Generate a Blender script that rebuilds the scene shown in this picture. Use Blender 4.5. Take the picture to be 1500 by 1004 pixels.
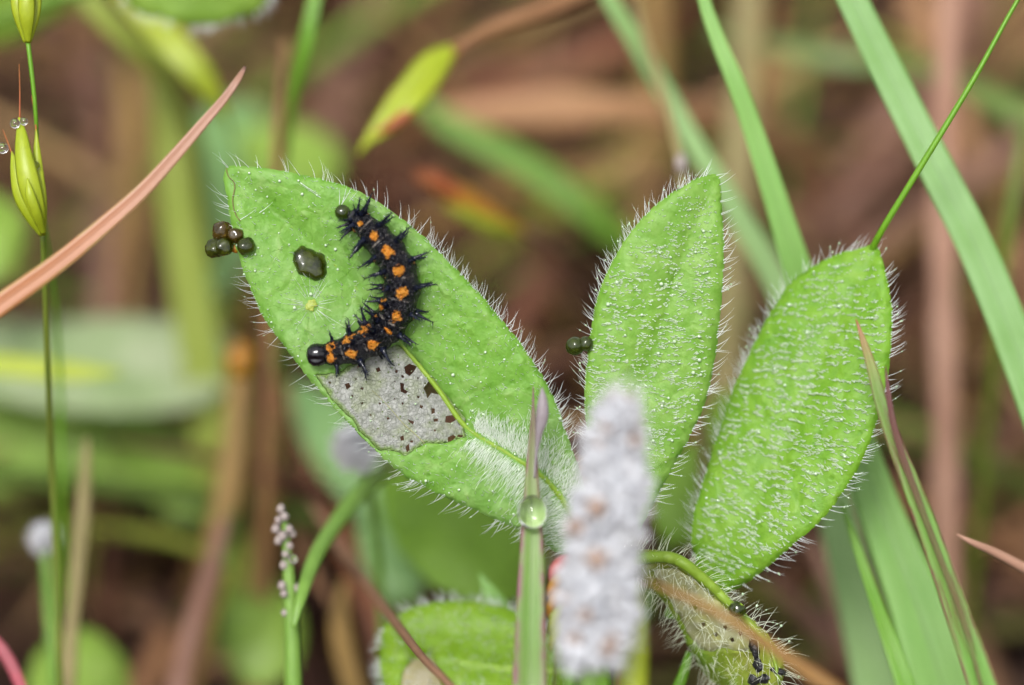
import bpy, math, random
import numpy as np
from mathutils import Vector, geometry, noise as mnoise

# ------------------------------------------------------------------ reset
for o in list(bpy.data.objects):
    bpy.data.objects.remove(o, do_unlink=True)
sc = bpy.context.scene
COL = sc.collection
sc.unit_settings.system = 'METRIC'
sc.unit_settings.scale_length = 0.001          # 1 unit = 1 mm
random.seed(7)
rng = np.random.default_rng(7)

# ------------------------------------------------------------------ camera
PITCH = math.radians(40)
CAM = np.array([0.0, 0.0, 130.0])
FWD = np.array([0.0, math.cos(PITCH), -math.sin(PITCH)])
RGT = np.array([1.0, 0.0, 0.0])
UPV = np.array([0.0, math.sin(PITCH), math.cos(PITCH)])
FOCUS = 124.6
cd = bpy.data.cameras.new('camera')
cam = bpy.data.objects.new('camera', cd)
COL.objects.link(cam)
cam.location = CAM
cam.rotation_euler = (math.pi / 2 - PITCH, 0, 0)
cd.sensor_fit = 'HORIZONTAL'
cd.sensor_width = 72.0
cd.lens = 200.0
cd.clip_start = 1.0
cd.clip_end = 100000.0
cd.dof.use_dof = True
cd.dof.focus_distance = FOCUS
APERTURE_RADIUS = 3.05                           # mm, a small macro aperture
cd.dof.aperture_fstop = cd.lens * 1e-3 / (2 * APERTURE_RADIUS)
sc.camera = cam

# ------------------------------------------------------------------ world: overcast daylight
SUN_EL, SUN_AZ = math.radians(62), math.radians(200)
wd = bpy.data.worlds.new('World')
sc.world = wd
wd.use_nodes = True
nt = wd.node_tree
nt.nodes.clear()
sky = nt.nodes.new('ShaderNodeTexSky')
sky.sky_type = 'NISHITA'
sky.sun_disc = False
sky.sun_elevation = SUN_EL
sky.sun_rotation = SUN_AZ
sky.dust_density = 4.0
sky.air_density = 1.0
hs = nt.nodes.new('ShaderNodeHueSaturation')
hs.inputs['Saturation'].default_value = 0.10
bg = nt.nodes.new('ShaderNodeBackground')
bg.inputs['Strength'].default_value = 0.115
wo = nt.nodes.new('ShaderNodeOutputWorld')
nt.links.new(sky.outputs[0], hs.inputs['Color'])
nt.links.new(hs.outputs[0], bg.inputs['Color'])
nt.links.new(bg.outputs[0], wo.inputs['Surface'])

ld = bpy.data.lights.new('sun', 'SUN')
ld.energy = 1.5
ld.angle = math.radians(14)
ld.color = (1.0, 0.97, 0.92)
sun = bpy.data.objects.new('sun', ld)
COL.objects.link(sun)
sd = Vector((math.sin(SUN_AZ) * math.cos(SUN_EL), math.cos(SUN_AZ) * math.cos(SUN_EL), math.sin(SUN_EL)))
sun.rotation_euler = sd.to_track_quat('Z', 'Y').to_euler()
sun.location = (0, 0, 400)

# ------------------------------------------------------------------ view
sc.view_settings.view_transform = 'Standard'
sc.view_settings.look = 'None'
sc.view_settings.gamma = 1.0
sc.view_settings.exposure = 1.28
sc.view_settings.use_curve_mapping = False
sc.render.engine = 'CYCLES'
sc.cycles.use_denoising = True
sc.cycles.use_adaptive_sampling = True
sc.cycles.adaptive_threshold = 0.03
sc.cycles.max_bounces = 7
sc.cycles.diffuse_bounces = 3
sc.cycles.glossy_bounces = 3
sc.cycles.transparent_max_bounces = 12
sc.cycles.caustics_reflective = False
sc.cycles.caustics_refractive = True
sc.cycles.sample_clamp_indirect = 8.0

# ------------------------------------------------------------------ geometry helpers
K = 0.36 / 1500.0                               # one photo pixel at depth 1


def P(px, py, w):
    """photo pixel + depth along the view axis -> point of the place (mm)"""
    return CAM + RGT * ((px - 750) * K * w) + UPV * (-(py - 502) * K * w) + FWD * w


def ground_w(py, z=0.0):
    yc = -(py - 502) * K
    return (z - CAM[2]) / (FWD[2] + UPV[2] * yc)


def catmull(pts, n, closed=False):
    """chord-length Catmull-Rom, so unevenly spaced points give no loops"""
    pts = np.asarray(pts, float)
    m = len(pts)
    dim = min(3, pts.shape[1])
    if closed:
        q = np.vstack([pts[-1:], pts, pts[:2]])
    else:
        q = np.vstack([2 * pts[:1] - pts[1:2], pts, 2 * pts[-1:] - pts[-2:-1]])
    ch = np.maximum(np.sqrt(np.linalg.norm(np.diff(q[:, :dim], axis=0), axis=1)), 1e-5) ** 1.5
    segs = m if closed else m - 1
    out = []
    L = ch[1:segs + 1]
    acc = np.concatenate([[0], np.cumsum(L)])
    for t in np.linspace(0, acc[-1], n, endpoint=not closed):
        i = min(int(np.searchsorted(acc, t, side='right')) - 1, segs - 1)
        i = max(i, 0)
        h = L[i]
        u = (t - acc[i]) / h
        p0, p1, p2, p3 = q[i], q[i + 1], q[i + 2], q[i + 3]
        a, b, c = ch[i], ch[i + 1], ch[i + 2]
        m1 = b * ((p1 - p0) / a - (p2 - p0) / (a + b) + (p2 - p1) / b)
        m2 = b * ((p2 - p1) / b - (p3 - p1) / (b + c) + (p3 - p2) / c)
        out.append((2 * u ** 3 - 3 * u * u + 1) * p1 + (u ** 3 - 2 * u * u + u) * m1 + (-2 * u ** 3 + 3 * u * u) * p2 + (u ** 3 - u * u) * m2)
    return np.array(out)


def unit(v):
    v = np.asarray(v, float)
    return v / (np.linalg.norm(v, axis=-1, keepdims=True) + 1e-12)


def tangents(c):
    t = np.gradient(c, axis=0)
    return unit(t)


ORG = {}


def finish(o, label=None, cat=None, group=None, kind=None):
    if label: o['label'] = label
    if cat: o['category'] = cat
    if group: o['group'] = group
    if kind: o['kind'] = kind
    return o


def empty(name, base, label, cat, group=None):
    o = bpy.data.objects.new(name, None)
    o.empty_display_size = 1.0
    COL.objects.link(o)
    o.location = base
    ORG[o.name] = np.array(base, float)
    return finish(o, label, cat, group)


def mesh_data(name, V, F, mats, org=(0, 0, 0), uv=None, smooth=True, midx=None, colors=None):
    me = bpy.data.meshes.new(name)
    V = np.asarray(V, float) - np.asarray(org, float)
    me.from_pydata(V.tolist(), [], F if isinstance(F, list) else F.tolist())
    if not isinstance(mats, (list, tuple)):
        mats = [mats]
    for m in mats:
        me.materials.append(m)
    nl = len(me.loops)
    if uv is not None:
        uv = np.asarray(uv, float)
        li = np.empty(nl, dtype=np.int32)
        me.loops.foreach_get('vertex_index', li)
        lay = me.uv_layers.new(name='UVMap')
        lay.data.foreach_set('uv', uv[li].astype(np.float32).ravel())
    if colors is not None:
        ca = me.color_attributes.new('tint', 'FLOAT_COLOR', 'POINT')
        c4 = np.ones((len(V), 4), np.float32)
        c4[:, :colors.shape[1]] = colors
        ca.data.foreach_set('color', c4.ravel())
    if midx is not None:
        me.polygons.foreach_set('material_index', np.asarray(midx, np.int32))
    if smooth:
        me.polygons.foreach_set('use_smooth', np.ones(len(me.polygons), bool))
    me.update()
    return me


def mk(name, V, F, mats, parent=None, label=None, cat=None, group=None, kind=None, org=None, **kw):
    V = np.asarray(V, float)
    if org is None:
        if parent is not None:
            org = ORG[parent.name]
        else:
            org = V[np.argmin(V[:, 2])]
    me = mesh_data(name, V, F, mats, org=org, **kw)
    o = bpy.data.objects.new(name, me)
    COL.objects.link(o)
    if parent is None:
        o.location = org
    else:
        o.parent = parent
    ORG[o.name] = np.array(org, float)
    return finish(o, label, cat, group, kind)


def frames(c, ref):
    """tangent, side and normal along a curve, side chosen perpendicular to a reference direction"""
    T = tangents(c)
    S = unit(np.cross(T, np.broadcast_to(ref, T.shape)))
    N = np.cross(S, T)
    return T, S, N


def tube(c, r, sides=8, flat=1.0, ref=None, cap=True):
    c = np.asarray(c, float)
    r = np.broadcast_to(np.asarray(r, float), (len(c),))
    T, S, N = frames(c, -FWD if ref is None else ref)
    ang = np.linspace(0, 2 * math.pi, sides, endpoint=False)
    V = (c[:, None, :] + r[:, None, None] * (np.cos(ang)[None, :, None] * S[:, None, :]
                                             + flat * np.sin(ang)[None, :, None] * N[:, None, :])).reshape(-1, 3)
    n = len(c)
    F = []
    for i in range(n - 1):
        for j in range(sides):
            k = (j + 1) % sides
            F.append((i * sides + j, (i + 1) * sides + j, (i + 1) * sides + k, i * sides + k))
    if cap:
        F.append(tuple(range(sides)))
        F.append(tuple(range(n * sides - 1, (n - 1) * sides - 1, -1)))
    uv = np.stack([np.tile(np.linspace(0, 1, sides), n), np.repeat(np.linspace(0, 1, n), sides)], 1)
    return V, F, uv


def path3(pts):
    """(px, py, depth, width_px[, roll]) rows -> rows of world point, half width in mm, roll. depth None = on the ground"""
    rows = []
    for p in pts:
        px, py, w, wd_ = p[:4]
        roll = p[4] if len(p) > 4 else 0.0
        if w is None:
            w = ground_w(py, -0.5)
        q = P(px, py, w)
        rows.append([*q, wd_ * 0.5 * K * w, roll])
    return np.array(rows, float)


def rooted(rows, spread=1.0):
    """carry a stem on from its last point down into the ground"""
    L = rows[-1]
    if L[2] <= 0.2:
        return rows
    d = unit(rows[-1, :3] - rows[-2, :3])
    dr = unit(d * 0.5 + np.array([0, 0, -0.75]))
    t = (L[2] + 1.0) / -dr[2]
    end = L[:3] + dr * t
    mid = L[:3] + (d * 0.55 + dr * 0.45) * t * 0.45
    if mid[2] < 0.5:
        mid = (L[:3] + end) / 2
    return np.vstack([rows, [*mid, L[3] * spread, L[4]], [*end, L[3] * spread * 0.9, L[4]]])


def stem_geo(pts, sides=8, root=True, n=None, flat=1.0, wob=0.0):
    R = path3(pts)
    if root:
        R = rooted(R)
    n = n or (len(R) * 7)
    C = catmull(R, n)
    c = C[:, :3]
    r = np.maximum(C[:, 3], 0.01)
    if wob:
        r = r * (1 + wob * np.array([mnoise.noise(Vector(p * 0.35)) for p in c]))
    return tube(c, r, sides, flat)


def ribbon_geo(pts, root=True, n=None, fold=0.18, thick=0.12, ribs=0, cols=9):
    """a grass blade: closed cross-section with a folded keel, real thickness"""
    R = path3(pts)
    if root:
        R = rooted(R)
    n = n or (len(R) * 8)
    C = catmull(R, n)
    c, hw, roll = C[:, :3], np.maximum(C[:, 3], 0.012), np.radians(C[:, 4])
    T, S, N = frames(c, -FWD)
    S2 = np.cos(roll)[:, None] * S + np.sin(roll)[:, None] * N
    N2 = -np.sin(roll)[:, None] * S + np.cos(roll)[:, None] * N
    a = np.linspace(-1, 1, cols)
    th = np.minimum(thick, hw * 0.5)
    keel = fold * np.abs(a)[None, :] * hw[:, None]
    if ribs:
        keel = keel + 0.02 * hw[:, None] * np.cos(a * math.pi * ribs)[None, :]
    edge = np.sqrt(np.clip(1 - a * a, 0, 1))[None, :] * 0.5 + 0.12
    top = c[:, None] + a[None, :, None] * hw[:, None, None] * S2[:, None] + (keel + edge * th[:, None])[..., None] * N2[:, None]
    bot = c[:, None] + a[None, :, None] * hw[:, None, None] * S2[:, None] + (keel - edge * th[:, None])[..., None] * N2[:, None]
    ring = np.concatenate([top, bot[:, ::-1]], 1)
    m = 2 * cols
    V = ring.reshape(-1, 3)
    F = []
    for i in range(n - 1):
        for j in range(m):
            k = (j + 1) % m
            F.append((i * m + j, (i + 1) * m + j, (i + 1) * m + k, i * m + k))
    F.append(tuple(range(m)))
    F.append(tuple(range(n * m - 1, (n - 1) * m - 1, -1)))
    u = np.concatenate([(a + 1) / 2, ((a + 1) / 2)[::-1]])
    uv = np.stack([np.tile(u, n), np.repeat(np.linspace(0, 1, n), m)], 1)
    return V, F, uv


def ico(sub=1):
    import bmesh
    bm = bmesh.new()
    bmesh.ops.create_icosphere(bm, subdivisions=sub, radius=1.0)
    V = np.array([v.co[:] for v in bm.verts])
    F = [tuple(v.index for v in f.verts) for f in bm.faces]
    bm.free()
    return V, F


ICO1, ICO2, ICO3, ICO4 = ico(1), ico(2), ico(3), ico(4)


def merge(parts):
    V, F, o = [], [], 0
    for v, f in parts:
        V.append(np.asarray(v))
        F += [tuple(i + o for i in q) for q in f]
        o += len(v)
    return np.vstack(V), F


def hairs_geo(B, D, L, r, bend, segs=3, sides=3):
    """many tapered hairs in one mesh. B base, D unit direction, L length, r base radius, bend = sideways vector"""
    B, D, bend = (np.asarray(x, float) for x in (B, D, bend))
    n = len(B)
    L = np.broadcast_to(np.asarray(L, float), (n,))
    r = np.broadcast_to(np.asarray(r, float), (n,))
    ref = np.where(np.abs(D[:, 2:3]) > 0.9, np.array([[1.0, 0, 0]]), np.array([[0, 0, 1.0]]))
    S = unit(np.cross(D, ref))
    N = np.cross(S, D)
    ang = np.linspace(0, 2 * math.pi, sides, endpoint=False)
    rings = []
    for k in range(segs + 1):
        t = k / segs
        c = B + D * (L * t)[:, None] + bend * (L * t * t)[:, None]
        rr = r * (1 - 0.86 * t ** 1.3)
        rings.append(c[:, None] + rr[:, None, None] * (np.cos(ang)[None, :, None] * S[:, None] + np.sin(ang)[None, :, None] * N[:, None]))
    R = np.stack(rings, 1)
    V = R.reshape(-1, 3)
    per = (segs + 1) * sides
    base = []
    for k in range(segs):
        for j in range(sides):
            q = (j + 1) % sides
            base.append((k * sides + j, k * sides + q, (k + 1) * sides + q, (k + 1) * sides + j))
    base = np.array(base)
    F = (base[None] + (np.arange(n) * per)[:, None, None]).reshape(-1, 4)
    return V, F


def beads_geo(C, r, tpl=None):
    tv, tf = tpl or ICO1
    C = np.asarray(C, float)
    r = np.broadcast_to(np.asarray(r, float), (len(C),))
    V = (C[:, None] + r[:, None, None] * tv[None]).reshape(-1, 3)
    F = (np.array(tf)[None] + (np.arange(len(C)) * len(tv))[:, None, None]).reshape(-1, 3)
    return V, F


def inside(poly, x, y):
    poly = np.asarray(poly, float)
    x, y = np.asarray(x, float), np.asarray(y, float)
    r = np.zeros(x.shape, bool)
    j = len(poly) - 1
    for i in range(len(poly)):
        xi, yi = poly[i]
        xj, yj = poly[j]
        c = ((yi > y) != (yj > y)) & (x < (xj - xi) * (y - yi) / (yj - yi + 1e-12) + xi)
        r ^= c
        j = i
    return r


def polydist(line, x, y, closed=False):
    """distance to a polyline and the parameter of the nearest point (0..1)"""
    line = np.asarray(line, float)
    x, y = np.asarray(x, float), np.asarray(y, float)
    best = np.full(x.shape, 1e9)
    par = np.zeros(x.shape)
    sgn = np.zeros(x.shape)
    m = len(line) if closed else len(line) - 1
    for i in range(m):
        a, b = line[i], line[(i + 1) % len(line)]
        d = b - a
        L2 = d @ d + 1e-9
        t = np.clip(((x - a[0]) * d[0] + (y - a[1]) * d[1]) / L2, 0, 1)
        dx, dy = x - (a[0] + t * d[0]), y - (a[1] + t * d[1])
        q = np.hypot(dx, dy)
        mk_ = q < best
        best = np.where(mk_, q, best)
        par = np.where(mk_, (i + t) / m, par)
        sgn = np.where(mk_, np.sign(d[0] * dy - d[1] * dx), sgn)
    return best, par, sgn


def vnoise(x, y, s, seed=0.0):
    x, y = np.atleast_1d(x), np.atleast_1d(y)
    return np.array([mnoise.noise(Vector((a * s, b * s, seed))) for a, b in zip(x.ravel(), y.ravel())]).reshape(x.shape)


# ------------------------------------------------------------------ materials
ALB = 0.52


def S(r, g, b, k=ALB):
    f = lambda c: ((c / 255 + 0.055) / 1.055) ** 2.4 if c > 10 else c / 255 / 12.92
    return (f(r) * k, f(g) * k, f(b) * k, 1.0)


class NB:
    def __init__(s, name):
        s.m = bpy.data.materials.new(name)
        s.m.use_nodes = True
        s.t = s.m.node_tree
        s.t.nodes.clear()
        s.out = s.n('ShaderNodeOutputMaterial')

    def n(s, kind, **kw):
        x = s.t.nodes.new(kind)
        for k, v in kw.items():
            setattr(x, k, v)
        return x

    def put(s, sock, v):
        if isinstance(v, bpy.types.NodeSocket):
            s.t.links.new(v, sock)
        else:
            sock.default_value = v

    def noise(s, vec, scale, detail=3.0, rough=0.55, dist=0.0):
        x = s.n('ShaderNodeTexNoise')
        s.put(x.inputs['Vector'], vec)
        x.inputs['Scale'].default_value = scale
        x.inputs['Detail'].default_value = detail
        x.inputs['Roughness'].default_value = rough
        x.inputs['Distortion'].default_value = dist
        return x.outputs[0]

    def voro(s, vec, scale, feature='F1', rnd=1.0):
        x = s.n('ShaderNodeTexVoronoi', feature=feature)
        s.put(x.inputs['Vector'], vec)
        x.inputs['Scale'].default_value = scale
        x.inputs['Randomness'].default_value = rnd
        return x.outputs['Distance']

    def ramp(s, fac, a, b):
        x = s.n('ShaderNodeMapRange')
        x.clamp = True
        s.put(x.inputs['Value'], fac)
        x.inputs['From Min'].default_value = a
        x.inputs['From Max'].default_value = b
        return x.outputs[0]

    def math(s, op, a, b=0.0, clamp=False):
        x = s.n('ShaderNodeMath', operation=op)
        x.use_clamp = clamp
        s.put(x.inputs[0], a)
        s.put(x.inputs[1], b)
        return x.outputs[0]

    def mix(s, fac, a, b):
        x = s.n('ShaderNodeMix', data_type='RGBA')
        s.put(x.inputs[0], fac)
        s.put(x.inputs[6], a)
        s.put(x.inputs[7], b)
        return x.outputs[2]

    def coords(s):
        return s.n('ShaderNodeTexCoord')

    def bump(s, h, strength=0.3, dist=0.1):
        x = s.n('ShaderNodeBump')
        x.inputs['Strength'].default_value = strength
        x.inputs['Distance'].default_value = dist
        s.put(x.inputs['Height'], h)
        return x.outputs[0]

    def principled(s, color, rough=0.5, spec=0.5, normal=None, coat=0.0, trans=0.0, ior=1.45, sheen=0.0):
        x = s.n('ShaderNodeBsdfPrincipled')
        s.put(x.inputs['Base Color'], color)
        s.put(x.inputs['Roughness'], rough)
        s.put(x.inputs['Specular IOR Level'], spec)
        x.inputs['Coat Weight'].default_value = coat
        x.inputs['Coat Roughness'].default_value = 0.08
        x.inputs['Transmission Weight'].default_value = trans
        x.inputs['IOR'].default_value = ior
        x.inputs['Sheen Weight'].default_value = sheen
        if normal is not None:
            s.put(x.inputs['Normal'], normal)
        return x.outputs[0]

    def done(s, color, rough=0.5, spec=0.5, normal=None, translucent=0.0, tcol=None, **kw):
        b = s.principled(color, rough, spec, normal, **kw)
        if translucent > 0:
            tr = s.n('ShaderNodeBsdfTranslucent')
            s.put(tr.inputs['Color'], tcol if tcol is not None else color)
            if normal is not None:
                s.put(tr.inputs['Normal'], normal)
            mx = s.n('ShaderNodeMixShader')
            s.put(mx.inputs[0], translucent)
            s.t.links.new(b, mx.inputs[1])
            s.t.links.new(tr.outputs[0], mx.inputs[2])
            b = mx.outputs[0]
        s.t.links.new(b, s.out.inputs['Surface'])
        return s.m


def mat_plain(name, c1, c2, scale=0.5, rough=0.5, trans=0.15, spec=0.4, bump=0.25, stretch=None):
    """mottled plant tissue"""
    b = NB(name)
    v = b.coords().outputs['Object']
    n1 = b.ramp(b.noise(v, scale, 4), 0.32, 0.68)
    n2 = b.noise(v, scale * 9, 3)
    col = b.mix(n1, c1, c2)
    col = b.mix(b.math('MULTIPLY', b.ramp(n2, 0.5, 0.75), 0.3), col, tuple(x * 0.6 for x in c1[:3]) + (1,))
    return b.done(col, rough, spec, b.bump(n2, bump, 0.05), trans)


def mat_blade(name, c1, c2, edge=None, tip=None, tip_at=0.12, rough=0.42, trans=0.25, veins=9, streak=None, edge_w=0.1):
    """parallel-veined grass blade; UV.x runs across, UV.y from the tip down"""
    b = NB(name)
    tc = b.coords()
    sp = b.n('ShaderNodeSeparateXYZ')
    b.put(sp.inputs[0], tc.outputs['UV'])
    u, vv = sp.outputs[0], sp.outputs[1]
    n1 = b.ramp(b.noise(tc.outputs['Object'], 0.25, 4), 0.3, 0.7)
    wave = b.math('SINE', b.math('MULTIPLY', u, veins * 6.283))
    col = b.mix(n1, c1, c2)
    col = b.mix(b.math('MULTIPLY', b.ramp(wave, 0.0, 1.0), 0.10), col, tuple(x * 0.62 for x in c1[:3]) + (1,))
    mid = b.math('ABSOLUTE', b.math('SUBTRACT', u, 0.5))
    col = b.mix(b.math('MULTIPLY', b.ramp(mid, 0.035, 0.012), 0.45), col, tuple(min(1, x * 0.6) for x in c2[:3]) + (1,))
    # fine short fibres and specks
    cm = b.n('ShaderNodeCombineXYZ')
    b.put(cm.inputs[0], b.math('MULTIPLY', u, 30.0))
    b.put(cm.inputs[1], b.math('MULTIPLY', vv, 14.0))
    fib = b.noise(cm.outputs[0], 1.5, 4)
    col = b.mix(b.math('MULTIPLY', b.ramp(fib, 0.5, 0.72), 0.28), col, tuple(min(1, x * 1.5) for x in c2[:3]) + (1,))
    if edge is not None:
        e = b.ramp(mid, 0.5 - edge_w * 1.6, 0.5 - edge_w * 0.5)
        e = b.math('MULTIPLY', e, b.ramp(b.noise(tc.outputs['Object'], 0.8, 3), 0.3, 0.6))
        col = b.mix(e, col, edge)
    if streak is not None:
        st = b.math('MULTIPLY', b.ramp(fib, 0.46, 0.58), b.ramp(b.noise(tc.outputs['Object'], 0.22, 2), 0.42, 0.6))
        col = b.mix(st, col, streak)
    if tip is not None:
        col = b.mix(b.ramp(b.math('ADD', vv, b.math('MULTIPLY', fib, 0.05)), tip_at, 0.02), col, tip)
    return b.done(col, rough, 0.4, b.bump(wave, 0.12, 0.03), trans)


def mat_leaf(name, cA, cB, dark, vein, patch=None, rough=0.4):
    b = NB(name)
    v = b.coords().outputs['Object']
    big = b.ramp(b.noise(v, 0.13, 3), 0.35, 0.65)
    col = b.mix(big, cA, cB)
    med = b.noise(v, 2.2, 5, 0.65)
    col = b.mix(b.math('MULTIPLY', b.ramp(med, 0.44, 0.66), 0.6), col, dark)
    dots = b.voro(v, 1.35, 'F1', 0.9)
    dotm = b.math('MULTIPLY', b.ramp(dots, 0.2, 0.09), b.ramp(b.noise(v, 0.7, 2), 0.36, 0.6))
    col = b.mix(b.math('MULTIPLY', dotm, 0.75), col, dark)
    wv = b.n('ShaderNodeVectorMath', operation='ADD')
    nz = b.n('ShaderNodeTexNoise')
    b.put(nz.inputs['Vector'], v)
    nz.inputs['Scale'].default_value = 0.9
    b.put(wv.inputs[0], v)
    b.put(wv.inputs[1], nz.outputs['Color'])
    net = b.voro(wv.outputs[0], 0.5, 'DISTANCE_TO_EDGE')
    vm = b.math('MULTIPLY', b.ramp(net, 0.035, 0.0), 0.3)
    col = b.mix(vm, col, vein)
    pk = b.voro(wv.outputs[0], 1.25, 'SMOOTH_F1')
    col = b.mix(b.math('MULTIPLY', b.ramp(pk, 0.42, 0.75), 0.5), col, dark)
    col = b.mix(b.math('MULTIPLY', b.ramp(pk, 0.3, 0.05), 0.35), col, vein)
    fine = b.noise(v, 5.5, 3)
    h = b.math('SUBTRACT', b.math('ADD', b.math('MULTIPLY', fine, 0.55), b.math('ADD', b.math('MULTIPLY', b.ramp(net, 0.0, 0.12), 0.4), b.math('MULTIPLY', dotm, -0.5))), b.math('MULTIPLY', pk, 3.0))
    return b.done(col, b.math('ADD', b.math('MULTIPLY', fine, 0.25), rough - 0.04), 0.4, b.bump(h, 0.7, 0.08), 0.36,
                  tuple(x * f for x, f in zip(cB[:3], (1.25, 1.2, 0.6))) + (1,))


M = {}
M['leaf_pale'] = mat_leaf('leaf_pale', S(164, 212, 116), S(146, 206, 76), S(112, 178, 40), S(186, 218, 130))
M['leaf_mid'] = mat_leaf('leaf_mid', S(164, 212, 102), S(148, 206, 68), S(118, 184, 38), S(178, 216, 106))
M['leaf_deep'] = mat_leaf('leaf_deep', S(156, 208, 66), S(142, 202, 48), S(110, 176, 28), S(170, 212, 86))
M['leaf_low'] = mat_leaf('leaf_low', S(158, 200, 48), S(144, 190, 38), S(124, 172, 28), S(175, 205, 80))
M['pale_vein'] = mat_plain('pale_vein', S(206, 206, 160, .55), S(196, 198, 140, .55), 1.5, 0.4, 0.3)
M['leaf_wilted'] = mat_leaf('leaf_wilted', S(196, 196, 84), S(146, 196, 60), S(150, 172, 50), S(200, 200, 110))
M['midrib'] = mat_plain('midrib', S(165, 200, 70), S(150, 190, 50), 0.8, 0.4, 0.2)
M['hair'] = NB('hair').done(S(240, 246, 244, 0.78), 0.32, 0.9, None, 0.25)
M['fur'] = NB('fur').done(S(244, 252, 240, 0.98), 0.3, 1.0, None, 0.25)
M['hair_soft'] = NB('hair_soft').done(S(208, 232, 188, 0.58), 0.3, 0.8, None, 0.35)
M['hair_cream'] = NB('hair_cream').done(S(244, 250, 228, 0.9), 0.35, 1.0, None, 0.3)
bb = NB('dew')
M['dew'] = bb.done((1, 1, 1, 1), 0.02, 0.5, None, 0.0, trans=1.0, ior=1.33)
M['painted_glint'] = NB('painted_glint').done(S(205, 232, 190, 0.5), 0.06, 1.0, None, 0.0)  # opaque pale colour stands in for the bright highlights of wet beads


def mat_membrane():
    b = NB('membrane')
    v = b.coords().outputs['Object']
    n1 = b.noise(v, 4.0, 5, 0.65)
    n2 = b.noise(v, 1.1, 3)
    col = b.mix(b.ramp(n1, 0.35, 0.65), S(174, 178, 166, .5), S(218, 220, 214, .53))
    col = b.mix(b.math('MULTIPLY', b.ramp(n2, 0.47, 0.65), 0.42), col, S(172, 190, 116))
    sp = b.voro(v, 3.6)
    col = b.mix(b.math('MULTIPLY', b.ramp(sp, 0.2, 0.1), b.ramp(b.noise(v, 1.7, 2), 0.42, 0.55)), col, S(120, 146, 60))
    at = b.n('ShaderNodeAttribute', attribute_name='tint')
    rimf = b.ramp(b.math('ADD', at.outputs['Fac'], b.math('MULTIPLY', b.math('SUBTRACT', b.noise(v, 2.6, 4), 0.5), 1.1)), 0.45, 0.85)
    col = b.mix(b.math('MULTIPLY', rimf, 0.85), col, S(150, 186, 84))
    cell = b.voro(v, 5.5, 'DISTANCE_TO_EDGE')
    return b.done(col, 0.35, 0.5, b.bump(b.math('ADD', n1, b.ramp(cell, 0.0, 0.15)), 0.55, 0.06), 0.4)


M['membrane'] = mat_membrane()
M['membrane_cream'] = mat_plain('membrane_cream', S(204, 206, 124, .6), S(230, 230, 194, .6), 1.4, 0.45, 0.4)
M['membrane_brown'] = mat_plain('membrane_brown', S(196, 186, 130), S(214, 204, 170), 1.4, 0.5, 0.35)


def mat_frass(name, c, c2):
    b = NB(name)
    v = b.coords().outputs['Object']
    col = b.mix(b.ramp(b.noise(v, 2.0, 3), 0.35, 0.65), c, c2)
    return b.done(col, 0.02, 0.55, b.bump(b.noise(v, 2.2, 2), 0.12, 0.08), 0.0, coat=0.25, trans=0.55, ior=1.4)


M['frass'] = mat_frass('frass', (0.014, 0.022, 0.001, 1), (0.06, 0.075, 0.004, 1))
M['frass_brown'] = mat_frass('frass_brown', (0.045, 0.03, 0.003, 1), (0.10, 0.06, 0.008, 1))
M['frass_green'] = mat_frass('frass_green', (0.02, 0.034, 0.002, 1), (0.05, 0.07, 0.005, 1))


b0_ = NB('frass_black')
M['frass_black'] = b0_.done((0.008, 0.008, 0.009, 1), 0.38, 0.4, b0_.bump(b0_.noise(b0_.coords().outputs['Object'], 6, 3), 0.8, 0.1))


def mat_cat():
    b = NB('caterpillar_skin')
    tc = b.coords()
    v = tc.outputs['Object']
    at = b.n('ShaderNodeAttribute', attribute_name='tint')
    sp = b.n('ShaderNodeSeparateColor')
    b.put(sp.inputs[0], at.outputs['Color'])
    orange, ringm, headm = sp.outputs[0], sp.outputs[1], sp.outputs[2]
    n1 = b.noise(v, 9, 3)
    black = b.mix(b.ramp(n1, 0.35, 0.7), (0.0015, 0.0015, 0.0025, 1), (0.005, 0.0045, 0.008, 1))
    oc = b.mix(b.ramp(b.noise(v, 6, 4), 0.35, 0.65), S(226, 130, 18, 0.42), S(238, 164, 60, 0.44))
    o2 = b.math('ADD', orange, b.math('MULTIPLY', b.math('SUBTRACT', b.noise(v, 3.6, 5, 0.7), 0.5), 1.7))
    col = b.mix(b.ramp(o2, 0.48, 0.56), black, oc)
    specks = b.voro(v, 7.5)
    spm = b.math('MULTIPLY', b.ramp(specks, 0.16, 0.08), b.ramp(b.noise(v, 2.4, 2), 0.5, 0.62))
    col = b.mix(b.math('MULTIPLY', spm, b.math('SUBTRACT', 0.8, headm)), col, S(190, 195, 215))
    rg = b.math('MULTIPLY', ringm, b.ramp(b.noise(v, 3.0, 3), 0.47, 0.6))
    col = b.mix(rg, col, S(170, 160, 150))
    rough = b.math('SUBTRACT', b.math('ADD', 0.17, b.math('MULTIPLY', b.ramp(o2, 0.4, 0.6), 0.2)), b.math('MULTIPLY', headm, 0.08))
    h = b.math('MULTIPLY', b.math('ADD', b.noise(v, 9.0, 3), b.math('MULTIPLY', b.ramp(b.voro(v, 7.0), 0.0, 0.5), 0.8)), b.math('SUBTRACT', 1.0, headm))
    return b.done(col, rough, b.math('ADD', 0.27, b.math('MULTIPLY', headm, 0.4)), b.bump(h, 1.0, 0.16), 0.0)


M['cat'] = mat_cat()
b_ = NB('spine_black')
M['spine'] = b_.done(b_.mix(b_.ramp(b_.noise(b_.coords().outputs['Object'], 5, 2), 0.4, 0.6), (0.002, 0.003, 0.007, 1), (0.007, 0.009, 0.02, 1)), 0.2, 0.3)

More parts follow.
